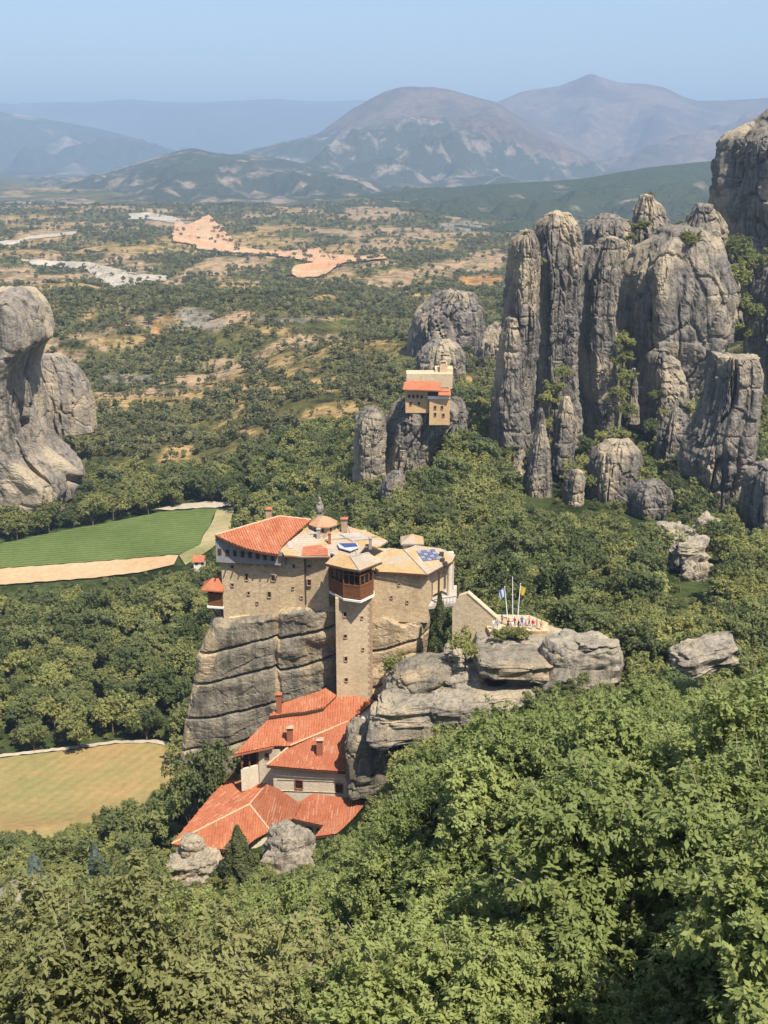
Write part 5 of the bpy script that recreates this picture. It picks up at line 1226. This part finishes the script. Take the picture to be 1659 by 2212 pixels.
def trunk_mb(seed, base, bc, br, r0, nlimb, zc):
    rg = np.random.default_rng(seed + 5); mb = MB()
    top = np.array([0.2, -0.1, zc + 0.3])
    p1 = np.array([rg.uniform(-.25, .25), rg.uniform(-.25, .25), base * 0.5])
    mb.tube([np.array([0, 0, -1.2]), p1, top * np.array([1, 1, 0.75]), top], [r0 * 1.25, r0 * 0.85, r0 * 0.5, r0 * 0.25], 7)
    for i in rg.choice(len(bc), min(nlimb, len(bc)), replace=False):
        e = bc[i] + np.array([0, 0, zc]); s = p1 + (top - p1) * rg.uniform(0.1, 0.6)
        m_ = (s + e) / 2 + rg.normal(size=3) * 0.25
        mb.tube([s, m_, e, e + (e - m_) * 0.35], [r0 * 0.42, r0 * 0.26, r0 * 0.14, r0 * 0.05], 5)
    return mb
PROTO = {}
def proto(key, seed, size, nblob, nleaf, leaf, mat, trunk_h, r0=0.16, nlimb=8, bark='bark', cone=False, **kw):
    """crown and trunk meshes; the crown's middle stands trunk_h + half its height above the root"""
    zc = trunk_h + size[2] / 2
    if cone:
        V, Fc = cone_arrays(seed, size[2], size[0] / 2, nleaf, leaf); V = V + np.array([0, 0, trunk_h])
        bc, br = np.zeros((1, 3)), np.ones(1)
    else:
        V, Fc, bc, br = crown_arrays(seed, size, *nblob, leaf, **kw); V = V + np.array([0, 0, zc])
    cm = mesh_data('crown', V, Fc, M[mat])
    mb = trunk_mb(seed, trunk_h, bc, br, r0, 0 if cone else nlimb, trunk_h + size[2] * (0.8 if cone else 0.5))
    tm = mesh_data('trunk', np.array(mb.v), mb.f, M[bark], True)
    PROTO[key] = (cm, tm, size, trunk_h)
for i in range(4):
    proto('oak%d' % i, 400 + i, (6.8, 6.8, 6.8), (17, 6, 18, 20), 0, 0.112, 'leaf_oak', 1.2, 0.15, 30, 'branch', tuft=0.29)
for i in range(2):
    proto('olive%d' % i, 410 + i, (6.2, 6.2, 5.6), (16, 7, 14, 16), 0, 0.105, 'leaf_olive', 1.2, 0.15, 30, 'branch', tuft=0.26)
for i in range(4):
    proto('mid%d' % i, 420 + i, (6.8, 6.8, (6.2, 7.0, 7.8, 5.6)[i]), (11, 5, 13, 7), 0, 0.23, ('leaf_wood', 'leaf_wood', 'leaf_dark', 'leaf_light')[i], 1.4, 0.18, 9, tuft=0.34)
for i in range(4):
    proto('wood%d' % i, 430 + i, (7.0, 7.0, (6.4, 7.2, 8.2, 5.6)[i]), (9, 4, 11, 4), 0, 0.42, ('leaf_wood', 'leaf_wood', 'leaf_dark', 'leaf_light')[i], 1.2, 0.2, 4, tuft=0.45)
for i in range(3):
    proto('scrub%d' % i, 440 + i, (5.8, 5.8, 4.8), (7, 3, 6, 3), 0, 0.58, 'leaf_scrub', 0.4, 0.15, 2, tuft=0.5)
proto('fir', 450, (4.6, 4.6, 9.5), 1, 9000, 0.16, 'leaf_fir', 0.8, 0.18, cone=True)
proto('spruce', 451, (3.6, 3.6, 8.0), 1, 7000, 0.15, 'leaf_blue', 0.6, 0.14, cone=True)
proto('cypress', 452, (2.6, 2.6, 9.5), 1, 6000, 0.15, 'leaf_fir', 0.2, 0.14, cone=True)

TREE_N = [0]
def plant(name, key, P, s, rz, label, group, cat='tree', sz=None):
    cm, tm, size, th = PROTO[key]
    r = bpy.data.objects.new(name, None); COL.objects.link(r)
    r.location = [float(v) for v in P]; r.rotation_euler = (0, 0, rz); r.scale = (s, s, sz or s); r.empty_display_size = 0.5
    tag(r, label, cat, group)
    for nm, me in (('trunk', tm), ('crown', cm)):
        o = bpy.data.objects.new(nm, me); COL.objects.link(o); o.parent = r
    return r

rg = np.random.default_rng(11)
def scatter(y0, y1, spacing, umax=0.47):
    """jittered grid of plan points between two distances"""
    out_ = []
    Y = y0
    while Y < y1:
        nx = int(2 * umax * Y / spacing)
        xs = (np.arange(nx) + rg.uniform(0, 1)) * spacing - umax * Y
        out_.append(np.stack([xs + rg.uniform(-.42, .42, nx) * spacing, Y + rg.uniform(-.42, .42, nx) * spacing], 1))
        Y += spacing * 0.9
    return np.concatenate(out_)
CLEAR = [  # (limit distance, photo outline kept clear of nearer trees)
    (167, [(398, 1600), (430, 1450), (466, 1330), (440, 1250), (465, 1150), (680, 1110), (985, 1190), (990, 1290), (1070, 1330), (1180, 1330), (1330, 1378), (1336, 1470), (1200, 1502), (1020, 1538), (890, 1572), (846, 1610), (838, 1690), (806, 1745), (768, 1792), (690, 1806), (676, 1880), (600, 1925), (562, 1850), (512, 1852), (500, 1955), (400, 1945), (372, 1880), (376, 1818), (512, 1640), (505, 1605)]),
    (242, [(-60, 1640), (250, 1606), (330, 1604), (388, 1618), (386, 1672), (330, 1700), (240, 1735), (140, 1785), (-60, 1800)]),
    (440, [(-60, 1180), (134, 1146), (357, 1100), (450, 1086), (509, 1090), (496, 1145), (440, 1195), (384, 1225), (200, 1248), (-60, 1270)]),
    (359, [(760, 890), (835, 890), (870, 800), (980, 800), (1005, 880), (1000, 915), (930, 940), (915, 1000), (765, 998)]),
    (368, [(1060, 830), (1125, 830), (1200, 860), (1245, 860), (1330, 830), (1330, 945), (1262, 948), (1245, 975), (1195, 975), (1188, 1085), (1130, 1085), (1125, 975), (1065, 930)]),
    (348, [(1268, 960), (1385, 960), (1380, 1060), (1270, 1075)]), (343, [(1222, 1022), (1264, 1022), (1260, 1098), (1218, 1102)]),
    (332, [(1530, 780), (1650, 780), (1640, 960), (1600, 1030), (1575, 1080), (1530, 1060), (1465, 1015)]),
    (327, [(1362, 1050), (1448, 1050), (1445, 1110), (1365, 1115)]), (297, [(1598, 1010), (1659, 1010), (1659, 1130), (1598, 1120)]),
    (263, [(1425, 1135), (1490, 1135), (1535, 1180), (1535, 1285), (1480, 1270), (1450, 1200)]),
    (104, [(1455, 1384), (1588, 1384), (1585, 1420), (1455, 1432)]),
    (430, [(0, 650), (95, 690), (60, 780), (70, 920), (150, 1022), (140, 1085), (60, 1000), (0, 960)]),
    (490, [(70, 780), (160, 785), (203, 870), (160, 880), (80, 840)]),
    (640, [(880, 650), (1040, 650), (1045, 740), (885, 740)]), (530, [(897, 740), (1003, 740), (1003, 790), (897, 795)]),
    (105, [(-40, 1915), (110, 1915), (60, 1960), (-40, 2000)]),
    (420, [(1340, 560), (1585, 560), (1585, 700), (1500, 830), (1490, 870), (1380, 870)]),
]
NOT_ON = [('green', 500), ('soil', 500), ('verge', 500), ('lane', 500), ('ochre', 300), ('ochrelane', 300), ('river', 99999), ('river2', 99999), ('river3', 99999), ('quarry', 99999)]
def admit(XY, h, rad, barek=1.0, skip=0):
    Z = ground_z(XY[:, 0], XY[:, 1]); P = np.column_stack([XY, Z]); q = project(P); Y = XY[:, 1]
    ok = np.ones(len(P), bool)
    for fx, fy, a, b in FOOT:
        ok &= ((P[:, 0] - fx) / a) ** 2 + ((P[:, 1] - fy) / b) ** 2 > 1
    for key, lim in NOT_ON:
        ok &= ~(in_poly(q, FIELDS[key]) & (Y > 195)) | ((lim > 9999) & (rg.uniform(0, 1, len(P)) < 0.10))
    near = Y < 700
    idx = np.nonzero(near & ok)[0]
    for lim, poly in CLEAR[skip:]:
        j = idx[Y[idx] < lim]
        if not len(j): continue
        bad = np.zeros(len(j), bool)
        for dx, dz in ((0, 0.95), (0, 0.55), (-0.8, 0.6), (0.8, 0.6), (-0.5, 0.85), (0.5, 0.85), (0, 0.2)):
            bad |= in_poly(project(P[j] + np.stack([dx * rad[j], 0 * rad[j], dz * h[j]], 1)), poly)
        ok[j[bad]] = False
    bare, _ = bare_mask(P)
    ok &= rg.uniform(0, 1, len(P)) > bare * barek
    return P, ok, q

cand = []           # (P, scale, key family)
XY = np.vstack([scatter(24, 85, 5.9, 0.62), scatter(85, 100, 4.8, 0.62), scatter(100, 190, 5.0), scatter(190, 470, 6.2)])
s = rg.uniform(0.72, 1.15, len(XY)) * np.interp(XY[:, 1], [26, 60, 85, 110, 150, 200, 300, 470], [1.5, 1.42, 1.1, 0.88, 0.82, 1.2, 1.45, 1.5])
lean_small = rg.uniform(0, 1, len(XY)) < 0.18
s = np.where(lean_small, s * 0.6, s)
P, ok, q = admit(XY, s * 9.6, s * 3.4, 0.9)
ok &= (P[:, 1] > np.interp(P[:, 0] / np.maximum(P[:, 1], 40), [-0.4, 0, 0.15, 0.25, 0.34], [38, 38, 34, 30, 26]))
ctop = project(P + np.stack([0 * s, 0 * s, s * 5], 1))
inframe = (ctop[:, 0] > -60 - 9000 / P[:, 1]) & (ctop[:, 0] < W + 60 + 9000 / P[:, 1]) & (ctop[:, 1] < H + 30 + 9000 / P[:, 1])
ok &= inframe | (P[:, 1] > 80)
P, s, ctop, inframe, XY = P[ok], s[ok], ctop[ok], inframe[ok], XY[ok]
app = s / P[:, 1] * inframe
order = np.argsort(-app)
NEAR = order[:292]; REST = order[292:]
LAB = {
    'fr0': ('big leafy green oak at the bottom right corner of the foreground wood', 'oaks at the bottom right corner'),
    'fr1': ('leafy green oak along the right edge below the layered boulder', 'oaks below the layered boulder'),
    'fr2': ('bright green oak in the upper part of the foreground wood, below the long rock ledge', 'oaks below the long rock ledge'),
    'fr3': ('leafy green oak in the middle of the foreground wood', 'oaks in the middle of the foreground wood'),
    'fr4': ('leafy green oak at the bottom centre of the foreground wood', 'oaks at the bottom centre'),
    'fr5': ('green oak among the olive-green trees at bottom left', 'green oaks at bottom left'),
    'fl': ('yellowish olive-green tree in the foreground at bottom left', 'olive-green trees at bottom left'),
    'bl': ('green tree on the steep slope below the red roofs', 'trees on the slope below the red roofs'),
    'br': ('green tree on the slope below the layered outcrop', 'trees on the slope below the outcrop'),
    'vl': ('green tree in the valley wood left of the cliff', 'trees of the wood left of the cliff'),
    'vr': ('green tree in the wood right of the monastery', 'trees of the wood right of the monastery'),
}
for i in NEAR:
    x, y = ctop[i]; Yd = P[i, 1]
    if Yd < 96:
        z = 'fl' if (x < 620 and rg.uniform() < 0.75 and y > 1900) else ('fr5' if x < 620 else 'fr0' if (x > 1150 and y > 1880) else 'fr1' if x > 1330 else 'fr4' if y > 1950 else 'fr2' if y < 1680 else 'fr3')
    elif Yd < 150: z = 'bl' if x < 760 else 'br'
    else: z = 'vl' if x < 600 else 'vr'
    key = {'fr': 'oak%d' % rg.integers(4), 'fl': 'olive%d' % rg.integers(2)}.get(z[:2]) or (('oak%d' % rg.integers(4)) if Yd < 112 else 'mid%d' % rg.integers(4))
    if z == 'fl' or z == 'fr' or True:
        plant({'fr': 'oak_tree', 'fl': 'olive_tree'}.get(z[:2], 'tree'), key, P[i], s[i], rg.uniform(0, 6.28), *LAB[z], sz=s[i] * rg.uniform(0.85, 1.2))

# ---- single trees one can point to
def at_ground(x, y, Y):
    p = atY(x, y, Y); p[2] = ground_z(p[0:1], p[1:2])[0]; return p
def special(name, key, x, ytop, ybot, Y, label, cat='tree', wide=1.0):
    t = atY(x, ytop, Y); b = atY(x, ybot, Y); cm, tm, size, th = PROTO[key]
    sz = (t[2] - b[2]) / (size[2] + th * 0.5)
    return plant(name, key, (b[0], Y, b[2]), sz * wide, random.uniform(0, 6), label, None, cat, sz=sz)
special('fir_tree', 'fir', 520, 1790, 1950, 134, 'dark conifer between the two pale boulders below the roofs', wide=1.25)
special('spruce_tree', 'spruce', 215, 1826, 1945, 128, 'blue-grey spruce in the bushes at lower left, the taller one')
special('spruce_tree', 'spruce', 80, 1845, 1925, 135, 'small blue-grey spruce near the lower left edge', wide=1.3)
special('cypress_tree', 'cypress', 948, 1282, 1430, 163.5, 'tall dark climbing greenery against the right end of the monastery', wide=1.15)
special('bush', 'mid0', 1004, 1372, 1440, 152, 'round green bush on the slabs below the sloping wall', 'bush')
special('bush', 'mid1', 862, 1418, 1470, 158, 'small pale green bush at the foot of the tower rock', 'bush', 1.2)
for x, lab in ((1078, 'low hedge bush under the terrace edge, leftmost'), (1094, 'low hedge bush under the terrace edge, second from left'), (1110, 'low hedge bush under the terrace edge, third from left'), (1126, 'low hedge bush under the terrace edge, rightmost')):
    special('hedge_bush', 'mid%d' % random.randrange(4), x, 1360, 1392, 154.6, lab, 'bush', 1.3)
special('bush', 'mid2', 1402, 414, 436, 470, 'dark bush on the tip of the pointed rock knob', 'bush')
special('bush', 'mid3', 1380, 478, 512, 458, 'dark bush in the notch under the pointed rock knob', 'bush', 1.5)
special('bush', 'mid0', 1458, 480, 515, 470, 'green bush on the flat top of the widest rock', 'bush', 1.5)
special('bush', 'mid1', 1494, 500, 550, 412, 'round bush at the upper right brow of the widest rock', 'bush', 1.2)
for x, y0, y1, Yb, lab in ((1350, 722, 765, 398, 'topmost bright green bush in the cleft beside the widest rock'), (1342, 762, 806, 396, 'second bright green bush in the cleft beside the widest rock'), (1352, 800, 842, 393, 'third bright green bush in the cleft beside the widest rock'), (1340, 836, 880, 390, 'fourth bright green bush in the cleft beside the widest rock'), (1354, 872, 916, 386, 'lowest bright green bush in the cleft beside the widest rock'),
                           (1590, 505, 580, 470, 'dark tree clinging below the highest cliff'), (1625, 540, 620, 462, 'tree at the right edge below the highest cliff'), (1588, 570, 650, 452, 'lower tree in the gully under the highest cliff'), (1606, 640, 720, 446, 'lowest tree in the gully under the highest cliff'),
                           (1216, 790, 830, 384, 'bush lodged high between the two left pillars'), (1200, 826, 870, 378, 'lower bush lodged between the two left pillars'), (1186, 850, 895, 374, 'lowest bush lodged between the two left pillars')):
    special('tree', 'mid%d' % random.randrange(4), x, y0, y1, Yb, lab, 'tree', 1.1)

for i, (x, y0, y1, Yb) in enumerate(((1182, 905, 935, 372), (1226, 888, 918, 376), (1262, 940, 985, 380), (1300, 935, 965, 384), (1418, 842, 872, 398), (1442, 880, 915, 392), (1405, 905, 945, 390), (1510, 870, 915, 395), (1334, 925, 965, 384), (1610, 705, 745, 444), (1240, 620, 645, 392), (1170, 560, 580, 386), (1330, 560, 590, 404), (1085, 960, 1000, 368), (1600, 905, 950, 330), (1575, 690, 730, 432), (1360, 505, 530, 440))):
    special('ledge_bush', 'mid%d' % (i % 4), x, y0, y1, Yb, 'small green bush rooted on a ledge or gap of the rock pillars', 'bush', 1.15)['group'] = 'bushes on the pillar ledges'
for x, y0, lab in ((408, 1612, 'leftmost tall tree hiding the foot of the cliff'), (446, 1598, 'second tall tree hiding the foot of the cliff'), (484, 1616, 'tall tree between the cliff foot and the lowest roof')):
    p_ = at_ground(x, 1700, 160.5); t_ = atY(x, y0, 160.5); hh = (t_[2] - p_[2]) / (PROTO['mid1'][2][2] * 1.04 + PROTO['mid1'][3])
    plant('tree', 'mid%d' % random.randrange(4), p_, hh * 0.55, random.uniform(0, 6), lab, None, 'tree', sz=hh)

# ---- the uncountable rest: woods and scrub as instanced masses
def instancer(name, label, pts, sc_, rot, var, keys):
    me = bpy.data.meshes.new(name); me.vertices.add(len(pts)); me.vertices.foreach_set('co', np.asarray(pts, np.float32).ravel())
    for an, ty, va in (('tsize', 'FLOAT', sc_), ('tturn', 'FLOAT', rot), ('tvar', 'INT', var)):
        a_ = me.attributes.new(an, ty, 'POINT'); a_.data.foreach_set('value', np.asarray(va, np.float32 if ty == 'FLOAT' else np.int32))
    o = link(name, me); tag(o, label, None, None, 'stuff')
    ng = bpy.data.node_groups.new(name, 'GeometryNodeTree')
    ng.interface.new_socket('Geometry', in_out='INPUT', socket_type='NodeSocketGeometry')
    ng.interface.new_socket('Geometry', in_out='OUTPUT', socket_type='NodeSocketGeometry')
    gi = ng.nodes.new('NodeGroupInput'); go = ng.nodes.new('NodeGroupOutput')
    iop = ng.nodes.new('GeometryNodeInstanceOnPoints'); jn = ng.nodes.new('GeometryNodeJoinGeometry')
    for k in keys:
        cm, tm, size, th = PROTO[k]
        oc = bpy.data.objects.new('crown_source', joined(k, cm, tm))
        oi = ng.nodes.new('GeometryNodeObjectInfo'); oi.inputs['Object'].default_value = oc; oi.inputs['As Instance'].default_value = True
        ng.links.new(oi.outputs['Geometry'], jn.inputs[0])
    def named(nm, ty):
        nn = ng.nodes.new('GeometryNodeInputNamedAttribute'); nn.data_type = ty; nn.inputs['Name'].default_value = nm
        return nn.outputs['Attribute']
    ng.links.new(gi.outputs[0], iop.inputs['Points']); ng.links.new(jn.outputs[0], iop.inputs['Instance'])
    iop.inputs['Pick Instance'].default_value = True
    ng.links.new(named('tvar', 'INT'), iop.inputs['Instance Index'])
    cx = ng.nodes.new('ShaderNodeCombineXYZ'); ng.links.new(named('tturn', 'FLOAT'), cx.inputs['Z'])
    e2r = ng.nodes.new('FunctionNodeEulerToRotation'); ng.links.new(cx.outputs[0], e2r.inputs[0]); ng.links.new(e2r.outputs[0], iop.inputs['Rotation'])
    ng.links.new(named('tsize', 'FLOAT'), iop.inputs['Scale'])
    ng.links.new(iop.outputs[0], go.inputs[0])
    md = o.modifiers.new('trees', 'NODES'); md.node_group = ng
    return o
_J = {}
def joined(k, cm, tm):
    if k not in _J:
        b = bmesh.new(); b.from_mesh(cm); nf = len(b.faces); b.from_mesh(tm); b.faces.ensure_lookup_table()
        for f in b.faces[nf:]: f.material_index = 1
        me = bpy.data.meshes.new(k); b.to_mesh(me); b.free()
        me.materials.append(cm.materials[0]); me.materials.append(tm.materials[0]); _J[k] = me
    return _J[k]
Pr, sr = P[REST], s[REST]
XYu = np.vstack([scatter(92, 200, 2.7), scatter(200, 430, 5.0)]); su = rg.uniform(0.16, 0.42, len(XYu)); su = np.where(XYu[:, 1] < 170, su * 0.8, su); Pu, oku, qu = admit(XYu, su * 8, su * 3, 0.8, 1)
Pr, sr = np.vstack([Pr, Pu[oku]]), np.concatenate([sr, su[oku]])
near_ = Pr[:, 1] < 175
instancer('woodland', 'dense green woodland filling the slopes and valley around the monastery', Pr, sr, rg.uniform(0, 6.28, len(Pr)), np.where(near_, rg.integers(0, 4, len(Pr)), 4 + np.where((Pr[:, 0] < -0.09 * Pr[:, 1]) & (rg.uniform(0, 1, len(Pr)) < 0.5), 3, rg.integers(0, 4, len(Pr)))), ['mid0', 'mid1', 'mid2', 'mid3', 'wood0', 'wood1', 'wood2', 'wood3'])
XY = np.vstack([scatter(470, 760, 6.2), scatter(760, 1250, 8.0), scatter(1250, 2000, 12.0), scatter(2000, 3300, 19.0)])
sf = rg.uniform(0.6, 1.25, len(XY)) * np.interp(XY[:, 1], [470, 700, 1250, 3300], [1.1, 1.0, 1.2, 1.7]) * np.where(rg.uniform(0, 1, len(XY)) < 0.3, 0.55, 1)
Pf, okf, qf = admit(XY, sf * 5, sf * 2.6, 0.86)
okf &= ~((Pf[:, 1] < 900) & (fbm(Pf[:, 0] / 30, Pf[:, 1] / 38, 1, 77, 3) > 0.42))
XYb = scatter(430, 1050, 5.0); sb = rg.uniform(0.2, 0.5, len(XYb)); Pb, okb, qb = admit(XYb, sb * 5, sb * 2.6, 0.45)
okb &= rg.uniform(0, 1, len(XYb)) < 0.45 + 0.5 * fbm(XYb[:, 0] / 20, XYb[:, 1] / 20, 4, 79, 2)
Pf, okf, qf, sf = np.vstack([Pf, Pb]), np.concatenate([okf, okb]), np.vstack([qf, qb]), np.concatenate([sf, sb])
okf &= (qf[:, 0] > -250) & (qf[:, 0] < W + 250)
Pf, sf = Pf[okf], sf[okf]
instancer('scrubland', 'scattered dark scrub and trees across the valley and plain', Pf, sf, rg.uniform(0, 6.28, len(Pf)), rg.integers(0, 3, len(Pf)), ['scrub0', 'scrub1', 'scrub2'])
print('TREES near', len(NEAR), 'wood', len(Pr), 'scrub', len(Pf))
# ------------------------------------------------------------------ visitors and flags on the terrace
def person_mesh(kind):
    """one continuous figure grown from a jointed skeleton"""
    if kind == 0:
        J = {'pel': (0, 0, .95, .15), 'bel': (0, .01, 1.12, .145), 'che': (0, 0, 1.33, .165), 'nek': (0, 0, 1.50, .062), 'hd0': (0, -.015, 1.60, .088), 'hd1': (0, -.01, 1.70, .092), 'hd2': (0, 0, 1.765, .05),
             'lh': (.1, 0, .88, .095), 'lk': (.12, -.03, .48, .065), 'la': (.12, .02, .09, .045), 'lt': (.13, -.14, .035, .04), 'rh': (-.1, 0, .88, .095), 'rk': (-.12, -.01, .48, .065), 'ra': (-.13, .05, .09, .045), 'rt': (-.14, -.11, .035, .04),
             'ls': (.2, 0, 1.40, .062), 'le': (.26, .02, 1.12, .046), 'lw': (.25, -.08, .88, .035), 'lf': (.25, -.12, .79, .04), 'rs': (-.2, 0, 1.40, .062), 're': (-.26, .02, 1.12, .046), 'rw': (-.24, -.08, .88, .035), 'rf': (-.24, -.12, .79, .04)}
    else:
        J = {'pel': (0, 0, .95, .155), 'bel': (0, .01, 1.12, .15), 'che': (0, 0, 1.32, .165), 'nek': (0, 0, 1.49, .062), 'hd0': (0, -.02, 1.58, .088), 'hd1': (0, -.015, 1.68, .095), 'hd2': (0, 0, 1.745, .05),
             'lh': (.1, 0, .88, .1), 'lk': (.13, -.10, .50, .068), 'la': (.13, -.12, .09, .046), 'lt': (.14, -.27, .035, .04), 'rh': (-.1, 0, .88, .1), 'rk': (-.12, .02, .48, .068), 'ra': (-.13, .15, .10, .046), 'rt': (-.14, .01, .035, .04),
             'ls': (.2, 0, 1.39, .062), 'le': (.27, -.05, 1.13, .046), 'lw': (.16, -.28, 1.18, .035), 'lf': (.10, -.34, 1.26, .04), 'rs': (-.2, 0, 1.39, .062), 're': (-.27, -.02, 1.12, .046), 'rw': (-.12, -.27, 1.2, .035), 'rf': (-.06, -.33, 1.27, .04)}
    E = [('pel', 'bel'), ('bel', 'che'), ('che', 'nek'), ('nek', 'hd0'), ('hd0', 'hd1'), ('hd1', 'hd2'), ('pel', 'lh'), ('lh', 'lk'), ('lk', 'la'), ('la', 'lt'), ('pel', 'rh'), ('rh', 'rk'), ('rk', 'ra'), ('ra', 'rt'),
         ('che', 'ls'), ('ls', 'le'), ('le', 'lw'), ('lw', 'lf'), ('che', 'rs'), ('rs', 're'), ('re', 'rw'), ('rw', 'rf')]
    names = list(J); me = bpy.data.meshes.new('body_skeleton'); me.from_pydata([J[k][:3] for k in names], [(names.index(a), names.index(b)) for a, b in E], [])
    o = bpy.data.objects.new('body_skeleton', me); COL.objects.link(o)
    sk = o.modifiers.new('skin', 'SKIN'); o.modifiers.new('sub', 'SUBSURF').levels = 1
    for i, k in enumerate(names):
        v = me.skin_vertices[0].data[i]; v.radius = (J[k][3], J[k][3]); v.use_root = (k == 'pel')
    dg = bpy.context.evaluated_depsgraph_get(); out_ = bpy.data.meshes.new_from_object(o.evaluated_get(dg))
    bpy.data.objects.remove(o)
    co = np.zeros(len(out_.vertices) * 3); out_.vertices.foreach_get('co', co); co = co.reshape(-1, 3)
    mi = []
    for p in out_.polygons:
        c = co[list(p.vertices)].mean(0)
        if c[2] > 1.69 or (c[2] > 1.6 and c[1] > 0.02): k = 3
        elif c[2] > 1.50: k = 2
        elif abs(c[0]) > .215 and c[2] < 1.22 and c[2] > 0.7: k = 2
        elif c[1] < -0.2 and c[2] > 1.0: k = 2
        elif c[2] > 0.97: k = 0
        elif c[2] > 0.07: k = 1
        else: k = 3
        mi.append(k)
    out_.polygons.foreach_set('use_smooth', np.ones(len(out_.polygons), bool))
    return out_, mi
PM = [person_mesh(0), person_mesh(1)]
CLO = {k: mat_plain('cloth_' + k, c, 0.85, 0.15, 8) for k, c in {'white': (.75, .75, .74), 'red': (.55, .03, .03), 'blue': (.06, .12, .42), 'navy': (.02, .03, .09), 'pink': (.60, .20, .22), 'grey': (.25, .26, .28), 'tan': (.40, .30, .2), 'maroon': (.18, .02, .03), 'denim': (.08, .13, .24), 'sky': (.36, .48, .66), 'violet': (.20, .17, .45)}.items()}
SKIN = mat_plain('skin', (.46, .27, .18), .6, .1); HAIR = mat_plain('hair', (.03, .02, .015), .6, .2)
def person(x, yf, Y, top, leg, pose, rz, label, hat=None):
    p = atY(x, yf, Y); me0, mi = PM[pose]; me = me0.copy(); me.materials.clear()
    for m_ in (CLO[top], CLO[leg], SKIN, CLO[hat] if hat else HAIR): me.materials.append(m_)
    me.polygons.foreach_set('material_index', np.array(mi, np.int32))
    o = link('person', me); o.location = (p[0], Y, tz); o.rotation_euler = (0, 0, rz); s_ = random.uniform(.95, 1.06); o.scale = (s_, s_, s_)
    return tag(o, label, 'person', 'visitors on the terrace')
for a in ((1065, 1358, 157.4, 'white', 'sky', 0, .4, 'person in a white shirt and light blue trousers, leftmost on the terrace'),
          (1075, 1358, 157.1, 'sky', 'white', 1, -.8, 'person in a pale blue top and white trousers beside the stair wall'),
          (1084, 1350, 159.6, 'grey', 'denim', 0, 1.8, 'person in grey standing back near the left flagpole'),
          (1097, 1358, 157.5, 'maroon', 'navy', 1, .9, 'person in a dark maroon top left of the middle flagpole'),
          (1106, 1359, 156.9, 'white', 'white', 0, -.3, 'person all in white at the front of the terrace'),
          (1111, 1352, 158.3, 'red', 'grey', 1, 2.6, 'person in a bright red top under the flagpoles'),
          (1120, 1358, 157.5, 'navy', 'denim', 0, -1.2, 'person in navy to the right of the middle flagpole', 'red'),
          (1127, 1352, 158.6, 'blue', 'blue', 1, .3, 'person in bright blue standing behind the terrace edge'),
          (1135, 1358, 157.2, 'violet', 'grey', 0, 1.1, 'person in a violet top in the middle right of the group'),
          (1143, 1352, 158.6, 'pink', 'denim', 1, -2, 'person in a pink top behind the right of the group'),
          (1151, 1357, 157.3, 'red', 'white', 0, -.6, 'person in a red top and white trousers near the right end'),
          (1159, 1353, 158.2, 'pink', 'tan', 0, .9, 'person in pink with tan trousers near the right end'),
          (1169, 1357, 157.2, 'tan', 'tan', 1, .1, 'person in tan clothes, rightmost on the terrace')):
    person(*a)
def mat_greek():
    m, nt, n, l, out = newmat('flag_stripes'); tc = N(nt, 'ShaderNodeNewGeometry')
    wv = N(nt, 'ShaderNodeTexWave', bands_direction='Z'); wv.inputs['Scale'].default_value = 1.6; l.new(tc.outputs['Position'], wv.inputs['Vector'])
    finish(nt, out, ramp(nt, wv.outputs['Fac'], [(0.45, (0.70, 0.72, 0.76)), (0.55, (0.08, 0.16, 0.50))]), 0.8); return m
M['flag_stripes'] = mat_greek(); M['flag_yellow'] = mat_plain('flag_yellow', (0.55, 0.38, 0.05), 0.8, 0.1)
def flagpole(x0, y0, x1, y1, Y, lab, flag=None, side=1):
    b, t = atY(x0, y0, Y), atY(x1, y1, Y); b[2] = tz
    o = thing('flagpole', lab, 'flagpole', b, 'flagpoles on the terrace')
    MB().tube([b - Zv * .4, (b + t) / 2, t], [.085, .07, .05], 8).build('pole', M['pole'], o)
    MB().tube([t, t + Zv * .08, t + Zv * .18], [.05, .11, .02], 8).build('finial', M['metal'], o)
    MB().box(b + Zv * .12, (.5, .5, .25)).build('base', M['stone'], o)
    if flag:
        nx, nz = 10, 12; V = np.zeros((nz, nx, 3)); top = t - Zv * .25
        for i in range(nz):
            for j in range(nx):
                u, v = j / (nx - 1), i / (nz - 1)
                V[i, j] = top + np.array([side * (.03 + .85 * u * (1 - .25 * v)), .12 * math.sin(u * 8 + v * 2), -1.35 * v - .5 * u * (1 - .3 * u)])
        Vf = V.reshape(-1, 3); fc = grid_faces(nz, nx); k = len(Vf)
        mesh_obj('flag', np.vstack([Vf, Vf + [0, .02, 0]]), np.vstack([fc[:, ::-1], fc + k]), M[flag], o, True)
    return o
flagpole(1098, 1352, 1090, 1268, 158.8, 'white flagpole with a blue and white striped flag', 'flag_stripes', -1)
flagpole(1108, 1352, 1107, 1248, 158.2, 'tallest bare white flagpole in the middle')
flagpole(1117, 1350, 1124, 1262, 159.2, 'white flagpole with a yellow flag', 'flag_yellow', 1)
# ------------------------------------------------------------------ haze
hz = MB(); hz.hexa([(-26000, -700, -175), (26000, -700, -175), (26000, 30000, -175), (-26000, 30000, -175)], [(-26000, -700, 1260), (26000, -700, 1260), (26000, 30000, 1260), (-26000, 30000, 1260)])
m, nt, n, l, out = newmat('haze')
pv = N(nt, 'ShaderNodeVolumePrincipled'); pv.inputs['Color'].default_value = (0.45, 0.62, 0.88, 1); pv.inputs['Density'].default_value = 1.12e-4; pv.inputs['Anisotropy'].default_value = 0.0
l.new(pv.outputs[0], out.inputs['Volume'])
h_ = hz.build('haze', m); tag(h_, 'pale blue summer haze filling the valley air', None, None, 'stuff')
